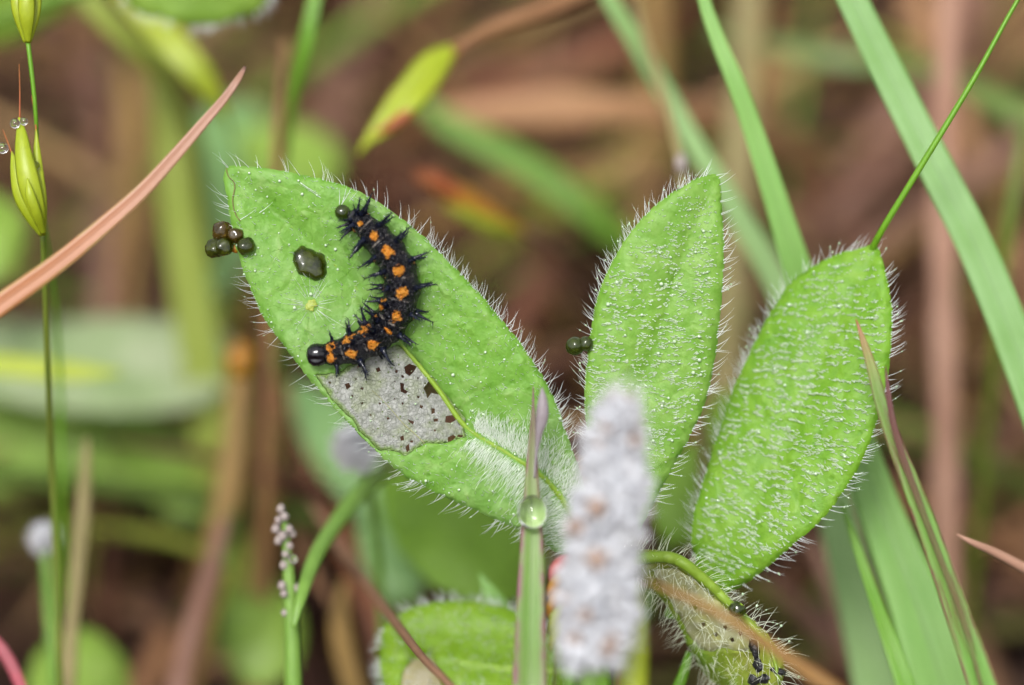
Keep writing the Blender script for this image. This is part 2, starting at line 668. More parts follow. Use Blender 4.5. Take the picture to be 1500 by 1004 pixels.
# grass greens / dry straws
M['grass'] = mat_blade('grass', S(140, 196, 94), S(154, 204, 106))
M['grass_blue'] = mat_blade('grass_blue', S(160, 204, 122), S(170, 210, 134))
M['grass_broad'] = mat_blade('grass_broad', S(134, 184, 96), S(154, 200, 124), veins=7)
M['grass_vivid'] = mat_blade('grass_vivid', S(116, 178, 44), S(132, 186, 56), veins=7)
M['grass_purple'] = mat_blade('grass_purple', S(124, 170, 74), S(140, 172, 88), edge=S(150, 104, 108), tip=S(132, 84, 90), tip_at=0.17, edge_w=0.17)
M['grass_red'] = mat_blade('grass_red', S(124, 182, 74), S(138, 186, 84), edge=S(142, 92, 84), tip=S(190, 108, 86), tip_at=0.11, edge_w=0.09, streak=S(120, 66, 52))
M['grass_wine'] = mat_blade('grass_wine', S(112, 150, 60), S(126, 120, 66), edge=S(108, 56, 52), tip=S(112, 44, 58), tip_at=0.3, edge_w=0.2, streak=S(120, 54, 46))
M['dry_pink'] = mat_blade('dry_pink', S(214, 142, 98), S(200, 132, 86), edge=S(196, 166, 100), tip=S(196, 152, 132), tip_at=0.3, edge_w=0.12, veins=5)
M['yellow_green'] = mat_plain('yellow_green', S(196, 212, 52), S(180, 200, 38), 0.4, 0.4, 0.25)
M['yellow_green2'] = mat_plain('yellow_green2', S(160, 178, 70), S(170, 184, 84), 0.3, 0.5, 0.2)
M['stem_green'] = mat_plain('stem_green', S(126, 172, 66), S(140, 182, 82), 0.5, 0.4, 0.15)
M['stem_thin'] = mat_plain('stem_thin', S(122, 178, 38), S(110, 168, 36), 0.4, 0.35, 0.15)
M['stem_olive'] = mat_plain('stem_olive', S(128, 140, 52), S(108, 130, 42), 0.4, 0.4, 0.15)
M['straw_tan'] = mat_plain('straw_tan', S(190, 142, 98), S(166, 118, 80), 0.15, 0.6, 0.1)
M['straw_mauve'] = mat_plain('straw_mauve', S(154, 112, 92), S(128, 88, 70), 0.15, 0.6, 0.1)
M['straw_pink'] = mat_plain('straw_pink', S(194, 150, 126), S(168, 122, 98), 0.15, 0.6, 0.1)
M['straw_brown'] = mat_plain('straw_brown', S(156, 98, 66), S(124, 74, 50), 0.2, 0.55, 0.1)
M['straw_khaki'] = mat_plain('straw_khaki', S(168, 152, 104), S(150, 140, 86), 0.2, 0.6, 0.1)
M['straw_ochre'] = mat_plain('straw_ochre', S(160, 124, 62), S(146, 116, 56), 0.2, 0.6, 0.1)
M['bg_dull'] = mat_blade('bg_dull', S(120, 150, 66), S(132, 156, 84))
M['bg_dark'] = mat_blade('bg_dark', S(112, 162, 44), S(122, 168, 52))
M['bg_greygreen'] = mat_plain('bg_greygreen', S(150, 176, 116), S(184, 196, 156), 0.2, 0.5, 0.2)
M['bg_green'] = mat_plain('bg_green', S(162, 194, 80), S(132, 172, 56), 0.2, 0.5, 0.2)
M['bg_bright'] = mat_plain('bg_bright', S(128, 176, 40), S(138, 182, 50), 0.12, 0.5, 0.25)
M['bg_teal'] = mat_plain('bg_teal', S(130, 174, 104), S(138, 180, 108), 0.15, 0.5, 0.2)
M['wool'] = mat_plain('wool', S(232, 233, 237, 0.72), S(206, 209, 218, 0.72), 0.8, 0.7, 0.25)
M['wool_hair'] = NB('wool_hair').done(S(244, 242, 246, 0.74), 0.45, 0.8, None, 0.25)
M['floret_brown'] = mat_plain('floret_brown', S(206, 180, 166, 0.5), S(184, 152, 134, 0.48), 1.5, 0.6, 0.1)
M['seed'] = mat_plain('seed', S(196, 186, 178, .55), S(178, 160, 160, .55), 1.5, 0.5, 0.2)
M['pale_mauve'] = mat_plain('pale_mauve', S(186, 176, 182, .6), S(166, 150, 156, .6), 1.2, 0.4, 0.4)
M['red_scale'] = mat_plain('red_scale', S(214, 70, 62), S(200, 88, 50), 1.0, 0.35, 0.3)
M['orange_scale'] = mat_plain('orange_scale', S(206, 134, 44), S(190, 150, 40), 1.0, 0.4, 0.3)
M['lime_scale'] = mat_plain('lime_scale', S(178, 186, 48), S(160, 176, 48), 1.0, 0.4, 0.3)
M['red_tip'] = mat_plain('red_tip', S(196, 98, 66), S(206, 128, 60), 0.8, 0.5, 0.2)
M['rose_stem'] = mat_plain('rose_stem', S(196, 86, 100), S(172, 96, 104), 0.6, 0.4, 0.1)
M['thread'] = NB('thread').done(S(124, 112, 48), 0.5)
M['yellow_spot'] = mat_plain('yellow_spot', S(170, 196, 70), S(190, 202, 84), 2.5, 0.4, 0.2)


def mat_ground():
    b = NB('soil')
    v = b.coords().outputs['Object']
    n1 = b.noise(v, 0.05, 5, 0.6)
    n2 = b.noise(v, 0.35, 5, 0.6)
    col = b.mix(b.ramp(n1, 0.35, 0.65), S(34, 20, 15), S(84, 54, 42))
    col = b.mix(b.ramp(n2, 0.5, 0.7), col, S(128, 90, 68))
    col = b.mix(b.math('MULTIPLY', b.ramp(b.noise(v, 0.03, 3), 0.56, 0.7), 0.6), col, S(110, 110, 58))
    return b.done(col, 0.85, 0.25, b.bump(n2, 0.9, 1.5))


M['soil'] = mat_ground()
b_ = NB('litter')
at_ = b_.n('ShaderNodeAttribute', attribute_name='tint')
M['litter'] = b_.done(at_.outputs['Color'], 0.7, 0.25, b_.bump(b_.noise(b_.coords().outputs['Object'], 1.2, 3), 0.3, 0.1), 0.08)

# ================================================================== the ground
g = []
xs = np.concatenate([[-20000, -3000, -600], np.linspace(-150, 150, 61), [600, 3000, 20000]])
ys = np.concatenate([[-20000, -3000, -300], np.linspace(20, 360, 69), [900, 3000, 20000]])
X, Y = np.meshgrid(xs, ys)
Z = np.where((np.abs(X) < 200) & (Y > 0) & (Y < 400), 1.6 * vnoise(X, Y, 0.06) + 0.8 * vnoise(X, Y, 0.2, 3), 0) - 1.0
nx = len(xs)
V = np.stack([X, Y, Z], -1).reshape(-1, 3)
F = [(j * nx + i, j * nx + i + 1, (j + 1) * nx + i + 1, (j + 1) * nx + i) for j in range(len(ys) - 1) for i in range(nx - 1)]
mk('ground', V, F, M['soil'], kind='structure', label='dark brown soil under the grass and litter', org=(0, 0, 0))

# dry litter strewn over the soil
lit_cols = [S(134, 92, 68), S(112, 74, 56), S(160, 116, 82), S(98, 62, 46), S(152, 118, 66), S(80, 50, 38), S(132, 98, 80), S(124, 120, 60), S(170, 128, 96)]
Vs, Fs, Cs, off = [], [], [], 0
for i in range(620):
    x, y = rng.uniform(-95, 95), rng.uniform(60, 290)
    L, hw = rng.uniform(10, 48), rng.uniform(0.5, 2.4)
    a = rng.uniform(0, math.pi)
    z = rng.uniform(0.0, 5.0)
    d = np.array([math.cos(a), math.sin(a), rng.uniform(-0.12, 0.12)])
    t = np.linspace(-0.5, 0.5, 6)
    c = np.array([x, y, z + 0.6])[None] + t[:, None] * L * d + np.array([0, 0, 1.0])[None] * (rng.uniform(-3, 1) * t * t)[:, None] \
        + np.array([-d[1], d[0], 0])[None] * (rng.uniform(-10, 10) * t * t)[:, None]
    wdt = hw * np.array([0.25, 0.8, 1.0, 1.0, 0.8, 0.2])
    v_, f_, _ = tube(c, wdt, 5, 0.25, ref=np.array([0, 0, 1.0]))
    Vs.append(v_)
    Fs += [tuple(q + off for q in f) for f in f_]
    off += len(v_)
    cc = np.array(lit_cols[rng.integers(len(lit_cols))][:3]) * rng.uniform(0.35, 1.15)
    Cs.append(np.tile(cc, (len(v_), 1)))
for i in range(420):
    px, py = rng.uniform(-250, 1750), rng.uniform(-150, 1000)
    g0 = P(px, py, ground_w(py))
    hgt = rng.uniform(10, 42)
    a = rng.uniform(0, 2 * math.pi)
    lean = rng.uniform(.3, 1.6)
    t = np.linspace(0, 1, 8)
    c = g0[None] + np.stack([math.cos(a) * lean * hgt * t + rng.uniform(-4, 4) * t * t, math.sin(a) * .6 * lean * hgt * t, hgt * (t - .35 * t * t)], 1)
    if (c - CAM).dot(FWD).min() < 146:
        continue
    hw = rng.uniform(.16, .8)
    v_, f_, _ = tube(c, hw * np.array([1, 1, 1, .95, .9, .8, .6, .15]), 5, rng.uniform(.3, 1), ref=np.array([0, -.7, .7]))
    Vs.append(v_)
    Fs += [tuple(q + off for q in f) for f in f_]
    off += len(v_)
    cc = np.array((lit_cols + [S(150, 160, 60), S(120, 150, 60), S(196, 160, 110)])[rng.integers(len(lit_cols) + 3)][:3]) * rng.uniform(0.45, 1.3)
    Cs.append(np.tile(cc, (len(v_), 1)))
mk('dry_litter', np.vstack(Vs), Fs, M['litter'], label='tangle of dead brown straw and leaf scraps covering the soil', cat='litter',
   kind='stuff', org=(0, 0, 0), colors=np.vstack(Cs))

# ================================================================== leaves of the hairy plant
def smooth_outline(pts, step=6.0, jag=0.0, seed=0):
    pts = np.asarray(pts, float)
    per = np.sum(np.hypot(*(np.roll(pts, -1, 0) - pts).T))
    n = int(per / step)
    # resample by arc length
    dense = catmull(pts, len(pts) * 24, closed=True)
    seg = np.hypot(*(np.roll(dense, -1, 0) - dense).T)
    s = np.concatenate([[0], np.cumsum(seg)])
    q = np.linspace(0, s[-1], n, endpoint=False)
    dd = np.vstack([dense, dense[:1]])
    o = np.stack([np.interp(q, s, dd[:, 0]), np.interp(q, s, dd[:, 1])], 1)
    if jag:
        nrm = np.roll(o, -1, 0) - np.roll(o, 1, 0)
        nrm = unit(np.stack([nrm[:, 1], -nrm[:, 0]], 1))
        o = o + nrm * (jag * vnoise(o[:, 0], o[:, 1], 0.09, seed))[:, None]
    return o


def signed_area(p):
    x, y = p[:, 0], p[:, 1]
    return 0.5 * np.sum(x * np.roll(y, -1) - np.roll(x, -1) * y)


def sheet(outline, depth, spacing, thick, cut=(), fine=None, keep=None, seed=1):
    """triangulate an outline, hang it in space with its depth function, give it thickness.
    cut: closed polygons (pixel space) taken out; keep: only what lies inside this polygon"""
    r = np.random.default_rng(seed)
    polys = [np.asarray(outline)] + [np.asarray(c) for c in cut]
    x0, y0 = outline.min(0)
    x1, y1 = outline.max(0)
    gx, gy = np.meshgrid(np.arange(x0, x1, spacing), np.arange(y0, y1, spacing))
    gx = gx + (np.arange(gx.shape[0]) % 2)[:, None] * spacing * 0.5
    gx = gx.ravel() + r.uniform(-.2, .2, gx.size) * spacing
    gy = gy.ravel() + r.uniform(-.2, .2, gy.size) * spacing
    ok = inside(outline, gx, gy)
    for p in polys:
        d, _, _ = polydist(p, gx, gy, True)
        ok &= d > spacing * 0.45
    for c in polys[1:]:
        ok &= ~inside(c, gx, gy)
    pts = [Vector(p) for p in np.stack([gx[ok], gy[ok]], 1)]
    edges = []
    for p in polys:
        o = len(pts)
        pts += [Vector(q) for q in p]
        edges += [(o + i, o + (i + 1) % len(p)) for i in range(len(p))]
    vv, _, ff, *_ = geometry.delaunay_2d_cdt(pts, edges, [], 0, 1e-4)
    v2 = np.array([v[:] for v in vv])
    ff = np.array([f for f in ff if len(f) == 3])
    cen = v2[ff].mean(1)
    ok = inside(outline, cen[:, 0], cen[:, 1])
    for c in polys[1:]:
        ok &= ~inside(c, cen[:, 0], cen[:, 1])
    ff = ff[ok]
    used = np.unique(ff)
    rm = -np.ones(len(v2), int)
    rm[used] = np.arange(len(used))
    v2, ff = v2[used], rm[ff]
    # consistent winding: facing the camera
    a, b, c = v2[ff[:, 0]], v2[ff[:, 1]], v2[ff[:, 2]]
    cr = (b[:, 0] - a[:, 0]) * (c[:, 1] - a[:, 1]) - (b[:, 1] - a[:, 1]) * (c[:, 0] - a[:, 0])
    ff = np.where((cr > 0)[:, None], ff[:, ::-1], ff)
    w = depth(v2[:, 0], v2[:, 1])
    top = np.array([P(x, y, q) for (x, y), q in zip(v2, w)])
    # thin towards the rim
    bot = np.array([P(x, y, q + thick) for (x, y), q in zip(v2, w)])
    n = len(v2)
    ec = {}
    for f in ff:
        for i in range(3):
            e = (int(f[i]), int(f[(i + 1) % 3]))
            ec[e] = 1
    rim = [(a_, b_) for (a_, b_) in ec if (b_, a_) not in ec]
    F = [tuple(int(i) for i in f) for f in ff] + [tuple(int(i) + n for i in f[::-1]) for f in ff]
    F += [(b_, a_, a_ + n, b_ + n) for a_, b_ in rim]
    return np.vstack([top, bot]), F


def surf(depth, px, py):
    px, py = np.atleast_1d(px).astype(float), np.atleast_1d(py).astype(float)
    w = depth(px, py)
    return np.array([P(x, y, q) for x, y, q in zip(px, py, w)])


def surf_normal(depth, px, py, e=3.0):
    a = surf(depth, np.atleast_1d(px) + e, py) - surf(depth, np.atleast_1d(px) - e, py)
    b = surf(depth, px, np.atleast_1d(py) + e) - surf(depth, px, np.atleast_1d(py) - e)
    n = unit(np.cross(a, b))
    s = np.sign(-(n @ FWD))
    return n * s[:, None]


def margin_hairs(outline, depth, per_px, length, out_mix=1.0, lean=0.3, up=0.35, rad=0.022, skip=None, seed=0):
    """hairs that fringe the rim, leaning towards the tip"""
    r = np.random.default_rng(seed)
    o = np.asarray(outline)
    if signed_area(o) < 0:
        o = o[::-1]
    nxt = np.roll(o, -1, 0)
    seg = nxt - o
    L = np.hypot(seg[:, 0], seg[:, 1])
    n = int(L.sum() * per_px)
    s = np.concatenate([[0], np.cumsum(L)])
    q = np.sort(r.uniform(0, s[-1], n))
    i = np.clip(np.searchsorted(s, q) - 1, 0, len(o) - 1)
    t = (q - s[i]) / L[i]
    b = o[i] + seg[i] * t[:, None]
    tn = unit(seg[i])
    nr = np.stack([tn[:, 1], -tn[:, 0]], 1)
    if skip is not None:
        k = ~skip(b[:, 0], b[:, 1])
        b, tn, nr = b[k], tn[k], nr[k]
    n = len(b)
    tip = o[0]
    tw = np.sign(np.einsum('ij,ij->i', tn, tip[None] - b))
    d2 = nr * out_mix + tn * (tw * (lean + r.normal(0, 0.22, n)))[:, None] + r.normal(0, 0.12, (n, 2))
    d2 = unit(d2)
    base = surf(depth, b[:, 0] - nr[:, 0] * 1.5, b[:, 1] - nr[:, 1] * 1.5)
    D = d2[:, :1] * RGT[None] - d2[:, 1:] * UPV[None] - FWD[None] * (up + r.normal(0, 0.35, n))[:, None]
    D = unit(D)
    bend = (tn * tw[:, None])
    bend = (bend[:, :1] * RGT - bend[:, 1:] * UPV) * r.uniform(0.0, 0.45, n)[:, None]
    return base, D, length * r.uniform(0.55, 1.2, n) * K * 125, np.full(n, rad) * r.uniform(0.75, 1.25, n), bend


def px_dir(dx, dy, up):
    """image-plane direction (dx right, dy down) lifted towards the viewer"""
    dx, dy, up = np.broadcast_arrays(dx, dy, up)
    return unit(dx[..., None] * RGT - dy[..., None] * UPV - up[..., None] * FWD)


# ---------------------------------------------------------------- outlines (traced), depth functions
L1 = smooth_outline([(332, 245), (362, 244), (400, 248), (450, 258), (500, 270), (540, 288), (580, 314), (620, 346), (660, 386), (700, 427),
                     (740, 474), (775, 520), (800, 560), (816, 592), (832, 640), (850, 690), (862, 740), (858, 790), (838, 815), (818, 812), (798, 797),
                     (765, 776), (740, 768), (700, 750), (660, 733), (620, 713), (582, 691), (556, 666), (530, 641), (500, 610), (470, 576),
                     (440, 540), (415, 506), (386, 466), (366, 422), (352, 386), (343, 350), (334, 300)], 6, 2.2, 1)
RIB1 = np.array([(336, 252), (420, 326), (507, 405), (560, 470), (597, 515), (640, 568), (685, 628), (740, 662), (800, 702), (838, 755), (850, 805)], float)


def D1(x, y):
    d, t, s = polydist(RIB1, x, y)
    w = 124.9 - 0.0009 * (x - 600) * 0.4 + 0.0016 * (y - 500)
    w = w - 0.45 * (1 - np.exp(-d / 26.0)) - 0.0000085 * d * d * 2.0
    w = w + 0.7 * np.clip((y - 640) / 150, 0, 1) ** 2
    w = w + 0.035 * vnoise(x, y, 0.03, 2) + 0.02 * vnoise(x, y, 0.13, 5)
    # margin rolls back slightly
    e, _, _ = polydist(L1, x, y, True)
    return w + 0.22 * np.exp(-e / 7.0)


L2 = smooth_outline([(1050, 256), (1022, 261), (990, 279), (951, 309), (920, 344), (896, 384), (876, 430), (866, 480), (858, 540), (856, 590), (861, 645),
                     (872, 700), (880, 760), (878, 815), (895, 830), (915, 812), (945, 762), (972, 712), (994, 670), (1016, 630), (1033, 590), (1045, 540), (1053, 480),
                     (1059, 420), (1061, 360), (1057, 300)], 6, 1.8, 2)
RIB2 = np.array([(1048, 262), (1010, 360), (975, 460), (945, 560), (920, 660), (900, 760), (888, 825)], float)


def D2(x, y):
    d, t, s = polydist(RIB2, x, y)
    w = 124.7 + 0.0022 * (y - 450) * 0.6 + 0.0016 * (x - 960)
    w = w - 0.5 * (1 - np.exp(-d / 30.0)) + 0.00003 * d * d
    w = w + 1.0 * np.clip((y - 600) / 200, 0, 1.5) ** 2
    e, _, _ = polydist(L2, x, y, True)
    return w + 0.05 * vnoise(x, y, 0.05, 12) + 0.2 * np.exp(-e / 7.0)


L3 = smooth_outline([(1284, 359), (1262, 363), (1240, 368), (1210, 380), (1180, 396), (1152, 421), (1130, 455), (1110, 491), (1086, 540), (1066, 590), (1050, 640),
                     (1031, 700), (1016, 750), (1012, 790), (1018, 830), (1000, 850), (980, 880), (975, 905), (1000, 905), (1040, 884), (1070, 868), (1100, 850), (1132, 825), (1171, 790), (1206, 760), (1236, 720),
                     (1261, 680), (1281, 630), (1296, 580), (1303, 540), (1306, 500), (1307, 450), (1300, 410), (1291, 376)], 6, 1.8, 3)
RIB3 = np.array([(1282, 364), (1240, 450), (1190, 560), (1140, 670), (1085, 770), (1040, 840), (985, 895)], float)


def D3(x, y):
    d, t, s = polydist(RIB3, x, y)
    u = (x * 0.86 + y * 0.5) - (1190 * 0.86 + 560 * 0.5)     # across the blade, + to the lower right
    w = 126.2 - 0.013 * u + 0.35 * np.exp(-d / 30.0) + 0.00002 * u * u
    w = w + 1.2 * np.clip((y - 760) / 120, 0, 1) ** 2
    e, _, _ = polydist(L3, x, y, True)
    return w + 0.06 * vnoise(x, y, 0.04, 22) + 0.2 * np.exp(-e / 7.0)


L4 = smooth_outline([(557, 985), (556, 950), (564, 916), (590, 896), (630, 883), (672, 879), (720, 884), (752, 893), (790, 915), (830, 950), (845, 985), (820, 1020),
                     (760, 1050), (690, 1066), (620, 1060), (575, 1030)], 7, 2.0, 4)
RIB4 = np.array([(557, 960), (640, 965), (740, 980), (835, 985)], float)


def D4(x, y):
    d, t, s = polydist(RIB4, x, y)
    w = 130.5 - 0.006 * (y - 960) - 0.004 * (x - 700)
    w = w - 0.7 * (1 - np.exp(-d / 30.0)) + 0.0001 * np.maximum(d - 50, 0) ** 2 * 2
    e, _, _ = polydist(L4, x, y, True)
    return w + 0.12 * vnoise(x, y, 0.035, 31) + 0.3 * np.exp(-e / 9.0)


L5 = smooth_outline([(1142, 1010), (1150, 975), (1132, 938), (1102, 908), (1070, 884), (1032, 846), (1000, 820), (965, 806), (930, 806), (905, 822), (905, 845),
                     (940, 850), (960, 870), (985, 900), (1000, 930), (1012, 955), (1030, 985), (1060, 1012), (1100, 1030), (1128, 1030)], 6, 3.0, 5)
RIB5 = np.array([(905, 832), (945, 818), (985, 818), (1030, 848), (1068, 884), (1100, 915), (1128, 950), (1142, 1000)], float)


def D5(x, y):
    d, t, s = polydist(RIB5, x, y)
    w = 124.3 + 0.0045 * (x - 1030) + 0.03 * np.where(s > 0, d, 0) * 0.7 + 0.6 * (d / 40) ** 2 * 0.3
    e, _, _ = polydist(L5, x, y, True)
    return w + 0.25 * vnoise(x, y, 0.05, 41) + 0.12 * vnoise(x, y, 0.13, 42) + 0.2 * np.exp(-e / 6.0)


# ---------------------------------------------------------------- the plant
stem_top = P(862, 835, 126.8)
R = rooted(path3([(850, 770, 126.2, 20), (858, 830, 126.8, 24), (872, 900, 127.2, 28), (880, 1000, 127.5, 30)]))
plant = empty('hairy_plant', R[-1, :3], 'soft hairy light green plant whose broad leaves fill the middle of the view', 'plant')
C_ = catmull(R, 60)
V, F, uv = tube(C_[:, :3], C_[:, 3], 12)
mk('stem', V, F, M['leaf_deep'], plant)

# leaf with the caterpillar -------------------------------------------------
PATCH1 = np.array([(462, 549), (470, 562), (481, 580), (494, 594), (505, 606), (517, 617), (523, 629), (534, 640), (546, 652), (557, 661), (566, 661), (577, 661), (590, 667), (603, 664),
                   (612, 656), (624, 651), (640, 651), (655, 648), (668, 644), (682, 639), (679, 628), (681, 614), (676, 605), (668, 596), (659, 584), (650, 577), (643, 565), (634, 553),
                   (624, 543), (614, 530), (604, 522), (597, 514), (588, 506), (574, 508), (556, 512), (540, 520), (518, 534), (498, 545), (480, 548)], float)
PATCH1 = smooth_outline(PATCH1, 3.2, 3.0, 9) + np.random.default_rng(2).normal(0, .7, (1, 2))
HOLES = [[(592, 538), (600, 533), (611, 537), (606, 545), (600, 551), (594, 547)],
         [(586, 561), (592, 562), (591, 570), (598, 574), (594, 577), (587, 574)],
         [(620, 569), (630, 556), (638, 562), (649, 575), (647, 579), (632, 576), (626, 584), (624, 576)],
         [(653, 610), (668, 607), (669, 615), (660, 620), (652, 619)],
         [(656, 641), (664, 637), (668, 640), (662, 646), (656, 648)], [(671, 637), (679, 638), (676, 641), (670, 640)],
         [(632, 598), (637, 599), (637, 605), (632, 607)], [(635, 614), (642, 613), (641, 618), (636, 618)],
         [(597, 614), (601, 616), (607, 618), (605, 622), (600, 619)], [(588, 549), (592, 551), (591, 554), (588, 553)],
         [(579, 541), (583, 543), (582, 547), (579, 546)], [(611, 580), (615, 581), (614, 584), (611, 583)], [(615, 593), (620, 595), (618, 599), (615, 597)],
         [(505, 563), (511, 561), (514, 567), (508, 571)], [(550, 540), (555, 538), (558, 543), (553, 546)], [(594, 655), (599, 650), (600, 660), (596, 663)],
         [(586, 640), (591, 638), (592, 645), (587, 646)]]
rr = np.random.default_rng(5)
for _ in range(46):
    x, y = rr.uniform(480, 675), rr.uniform(530, 655)
    if inside(PATCH1, x, y) and polydist(PATCH1, np.array([x]), np.array([y]), True)[0][0] > 6 and all(abs(x - np.mean([q[0] for q in h])) + abs(y - np.mean([q[1] for q in h])) > 16 for h in HOLES):
        s_ = rr.uniform(1.0, 2.4)
        a_ = rr.uniform(0, 6.28)
        HOLES.append([(x + s_ * math.cos(a_ + k) * rr.uniform(.7, 1.3), y + s_ * math.sin(a_ + k) * rr.uniform(.7, 1.3)) for k in np.linspace(0, 6.28, 6)[:-1]])
HOLES = [np.array(h, float) for h in HOLES]

V, F = sheet(L1, D1, 7.0, 0.16, cut=[PATCH1], seed=1)
leaf1 = mk('leaf', V, F, M['leaf_pale'], plant, label='pale pointed leaf with a grey eaten patch under the black caterpillar')
V, F = sheet(PATCH1, lambda x, y: D1(x, y) + 0.07 + 0.05 * vnoise(x, y, 0.12, 8), 5.0, 0.035, cut=HOLES, seed=2)
rel_ = (V - CAM) @ FWD
e_, _, _ = polydist(PATCH1, ((V - CAM) @ RGT) / (K * rel_) + 750, 502 - ((V - CAM) @ UPV) / (K * rel_), True)
rim_ = np.clip(1 - e_ / 14, 0, 1)[:, None] * np.ones((1, 3))
mk('eaten_patch', V, F, M['membrane'], leaf1, colors=rim_, label='grey skeletonised membrane pierced by small holes')
# a pale side vein left standing across the eaten patch
c = surf(lambda x, y: D1(x, y) + 0.02, np.array([545, 560, 578, 592, 608, 622.]), np.array([572, 586, 606, 622, 636, 650.]))
V, F, _ = tube(catmull(c, 24), np.linspace(0.010, 0.026, 24), 6)
mk('side_vein', V, F, M['pale_vein'], leaf1)
# midrib
mp = catmull(RIB1, 90)
wid = np.interp(np.arange(90) / 89, [0, .3, .42, .6, .7, .85, 1], [1.0, 1.6, 3.6, 4.2, 4.6, 5.5, 9.0]) * K * 125
c = np.array([surf(lambda x, y: D1(x, y) + w_ * .62, p_[0], p_[1])[0] for p_, w_ in zip(mp, wid)])
V, F, _ = tube(c, wid, 10)
mk('midrib', V, F, M['midrib'], leaf1)
# faint side veins arching from the midrib towards the margin
mpd = catmull(RIB1, 400)
for t_, sd_ in [(t0_, sd0_) for t0_ in (.10, .19, .28, .37, .46, .55) for sd0_ in (-1, 1)]:
    i_ = int(t_ * 399)
    tg_ = unit(mpd[i_ + 1] - mpd[i_ - 1])
    nr_ = np.array([tg_[1], -tg_[0]]) * sd_
    wl = 75 + 70 * math.sin(math.pi * min(1, t_ * 1.3))
    ctl = np.array([mpd[i_] + nr_ * wl * a_ - tg_ * wl * (b_ + .05 * math.sin(a_ * 9 + t_ * 30)) for a_, b_ in ((0, 0), (.25, .16), (.5, .40), (.72, .72), (.85, 1.1))])
    q_ = catmull(ctl, 40)
    e_, _, _ = polydist(L1, q_[:, 0], q_[:, 1], True)
    ok_ = inside(L1, q_[:, 0], q_[:, 1]) & (e_ > 12) & ~inside(PATCH1, q_[:, 0], q_[:, 1])
    m_ = int(np.argmin(ok_)) if not ok_.all() else 40
    if m_ < 10:
        continue
    q_ = q_[:m_]
    r_v = np.linspace(.055, .02, m_)
    c = surf(lambda x, y: D1(x, y), q_[:, 0], q_[:, 1]) + FWD[None] * (r_v * .72)[:, None]
    V, F, _ = tube(c, r_v, 6)
    mk('side_vein', V, F, M['leaf_pale'], leaf1)
# thin brown thread at the tip
c = surf(lambda x, y: D1(x, y) - 0.06, np.array([331, 335, 342, 344, 341, 342, 346, 352.]), np.array([247, 259, 266, 274, 290, 304, 316, 324.]))
V, F, _ = tube(catmull(c, 40), 0.024, 5)
mk('tip_thread', V, F, M['thread'], leaf1)

# fringe
B, D, L, r_, bd = margin_hairs(L1, D1, 0.15, 27, 1.0, 0.35, 0.15, 0.0125, skip=lambda x, y: (x > 835) | ((x < 372) & (np.abs(y - 362) < 22)), seed=3)
B2, D2_, L2_, r2, bd2 = margin_hairs(L1, D1, 0.34, 22, 0.7, 0.2, 0.8, 0.0125, skip=lambda x, y: (x < 600) | (x > 845) | (y > 660), seed=4)
sets = [(B, D, L, r_, bd), (B2, D2_, L2_, r2, bd2)]
# sparse hairs standing on the blade
r0 = np.random.default_rng(11)
x = r0.uniform(335, 850, 5200)
y = r0.uniform(250, 800, 5200)
dm, tm, _ = polydist(RIB1, x, y)
k = inside(L1, x, y) & ~inside(PATCH1, x, y)
k &= r0.uniform(0, 1, len(x)) < np.interp(tm, [0, .5, .75, 1], [.25, .4, .75, .9])
x, y, tm = x[k], y[k], tm[k]
n = len(x)
sets.append((surf(D1, x, y), px_dir(r0.normal(-0.35, .3, n), r0.normal(-0.15, .3, n), np.full(n, 1.3)), r0.uniform(5, 12, n) * K * 125, 0.013 * np.ones(n), px_dir(r0.normal(-.5, .5, n), r0.normal(0, .6, n), np.zeros(n)) * .25))
# dense silky fur both sides of the midrib near the base
n = 4600
t0 = np.clip(r0.uniform(0.60, 1.0, n) ** 0.9 + r0.normal(0, .025, n), .5, 1)
side = r0.choice([-1, 1], n, p=[.68, .32])
mpd = catmull(RIB1, 400)
ix = np.clip((t0 * 399).astype(int), 1, 398)
tg = unit(mpd[ix + 1] - mpd[ix - 1])
nr = np.stack([tg[:, 1], -tg[:, 0]], 1)               # + = upper right side
dist = np.abs(r0.normal(0, 1, n)) * np.where(side > 0, 17, 22) * np.interp(t0, [.58, .72, .85, 1], [.15, .8, 1.3, 1.5]) + 3
dist = np.where(side > 0, dist, dist * 1.0)
side_s = np.where(r0.uniform(0, 1, n) < .62, 1, -1)
q = mpd[ix] + nr * (side_s * dist)[:, None]
k = inside(L1, q[:, 0], q[:, 1]) & ~inside(PATCH1, q[:, 0] - 14, q[:, 1]) & ~inside(PATCH1, q[:, 0], q[:, 1] - 10)
q, tg, nr, side_s = q[k], tg[k], nr[k], side_s[k]
n = len(q)
d2 = nr * (side_s * r0.uniform(.5, 1.1, n))[:, None] - tg * r0.uniform(-.1, .8, n)[:, None] * np.where(side_s > 0, 1, .4)[:, None]
sets.append((surf(D1, q[:, 0], q[:, 1]), px_dir(d2[:, 0], d2[:, 1], r0.uniform(.35, .9, n)), r0.uniform(9, 21, n) * K * 125, 0.0085 * np.ones(n), px_dir(r0.normal(0, .4, n), r0.normal(.3, .3, n), np.zeros(n)) * .2))
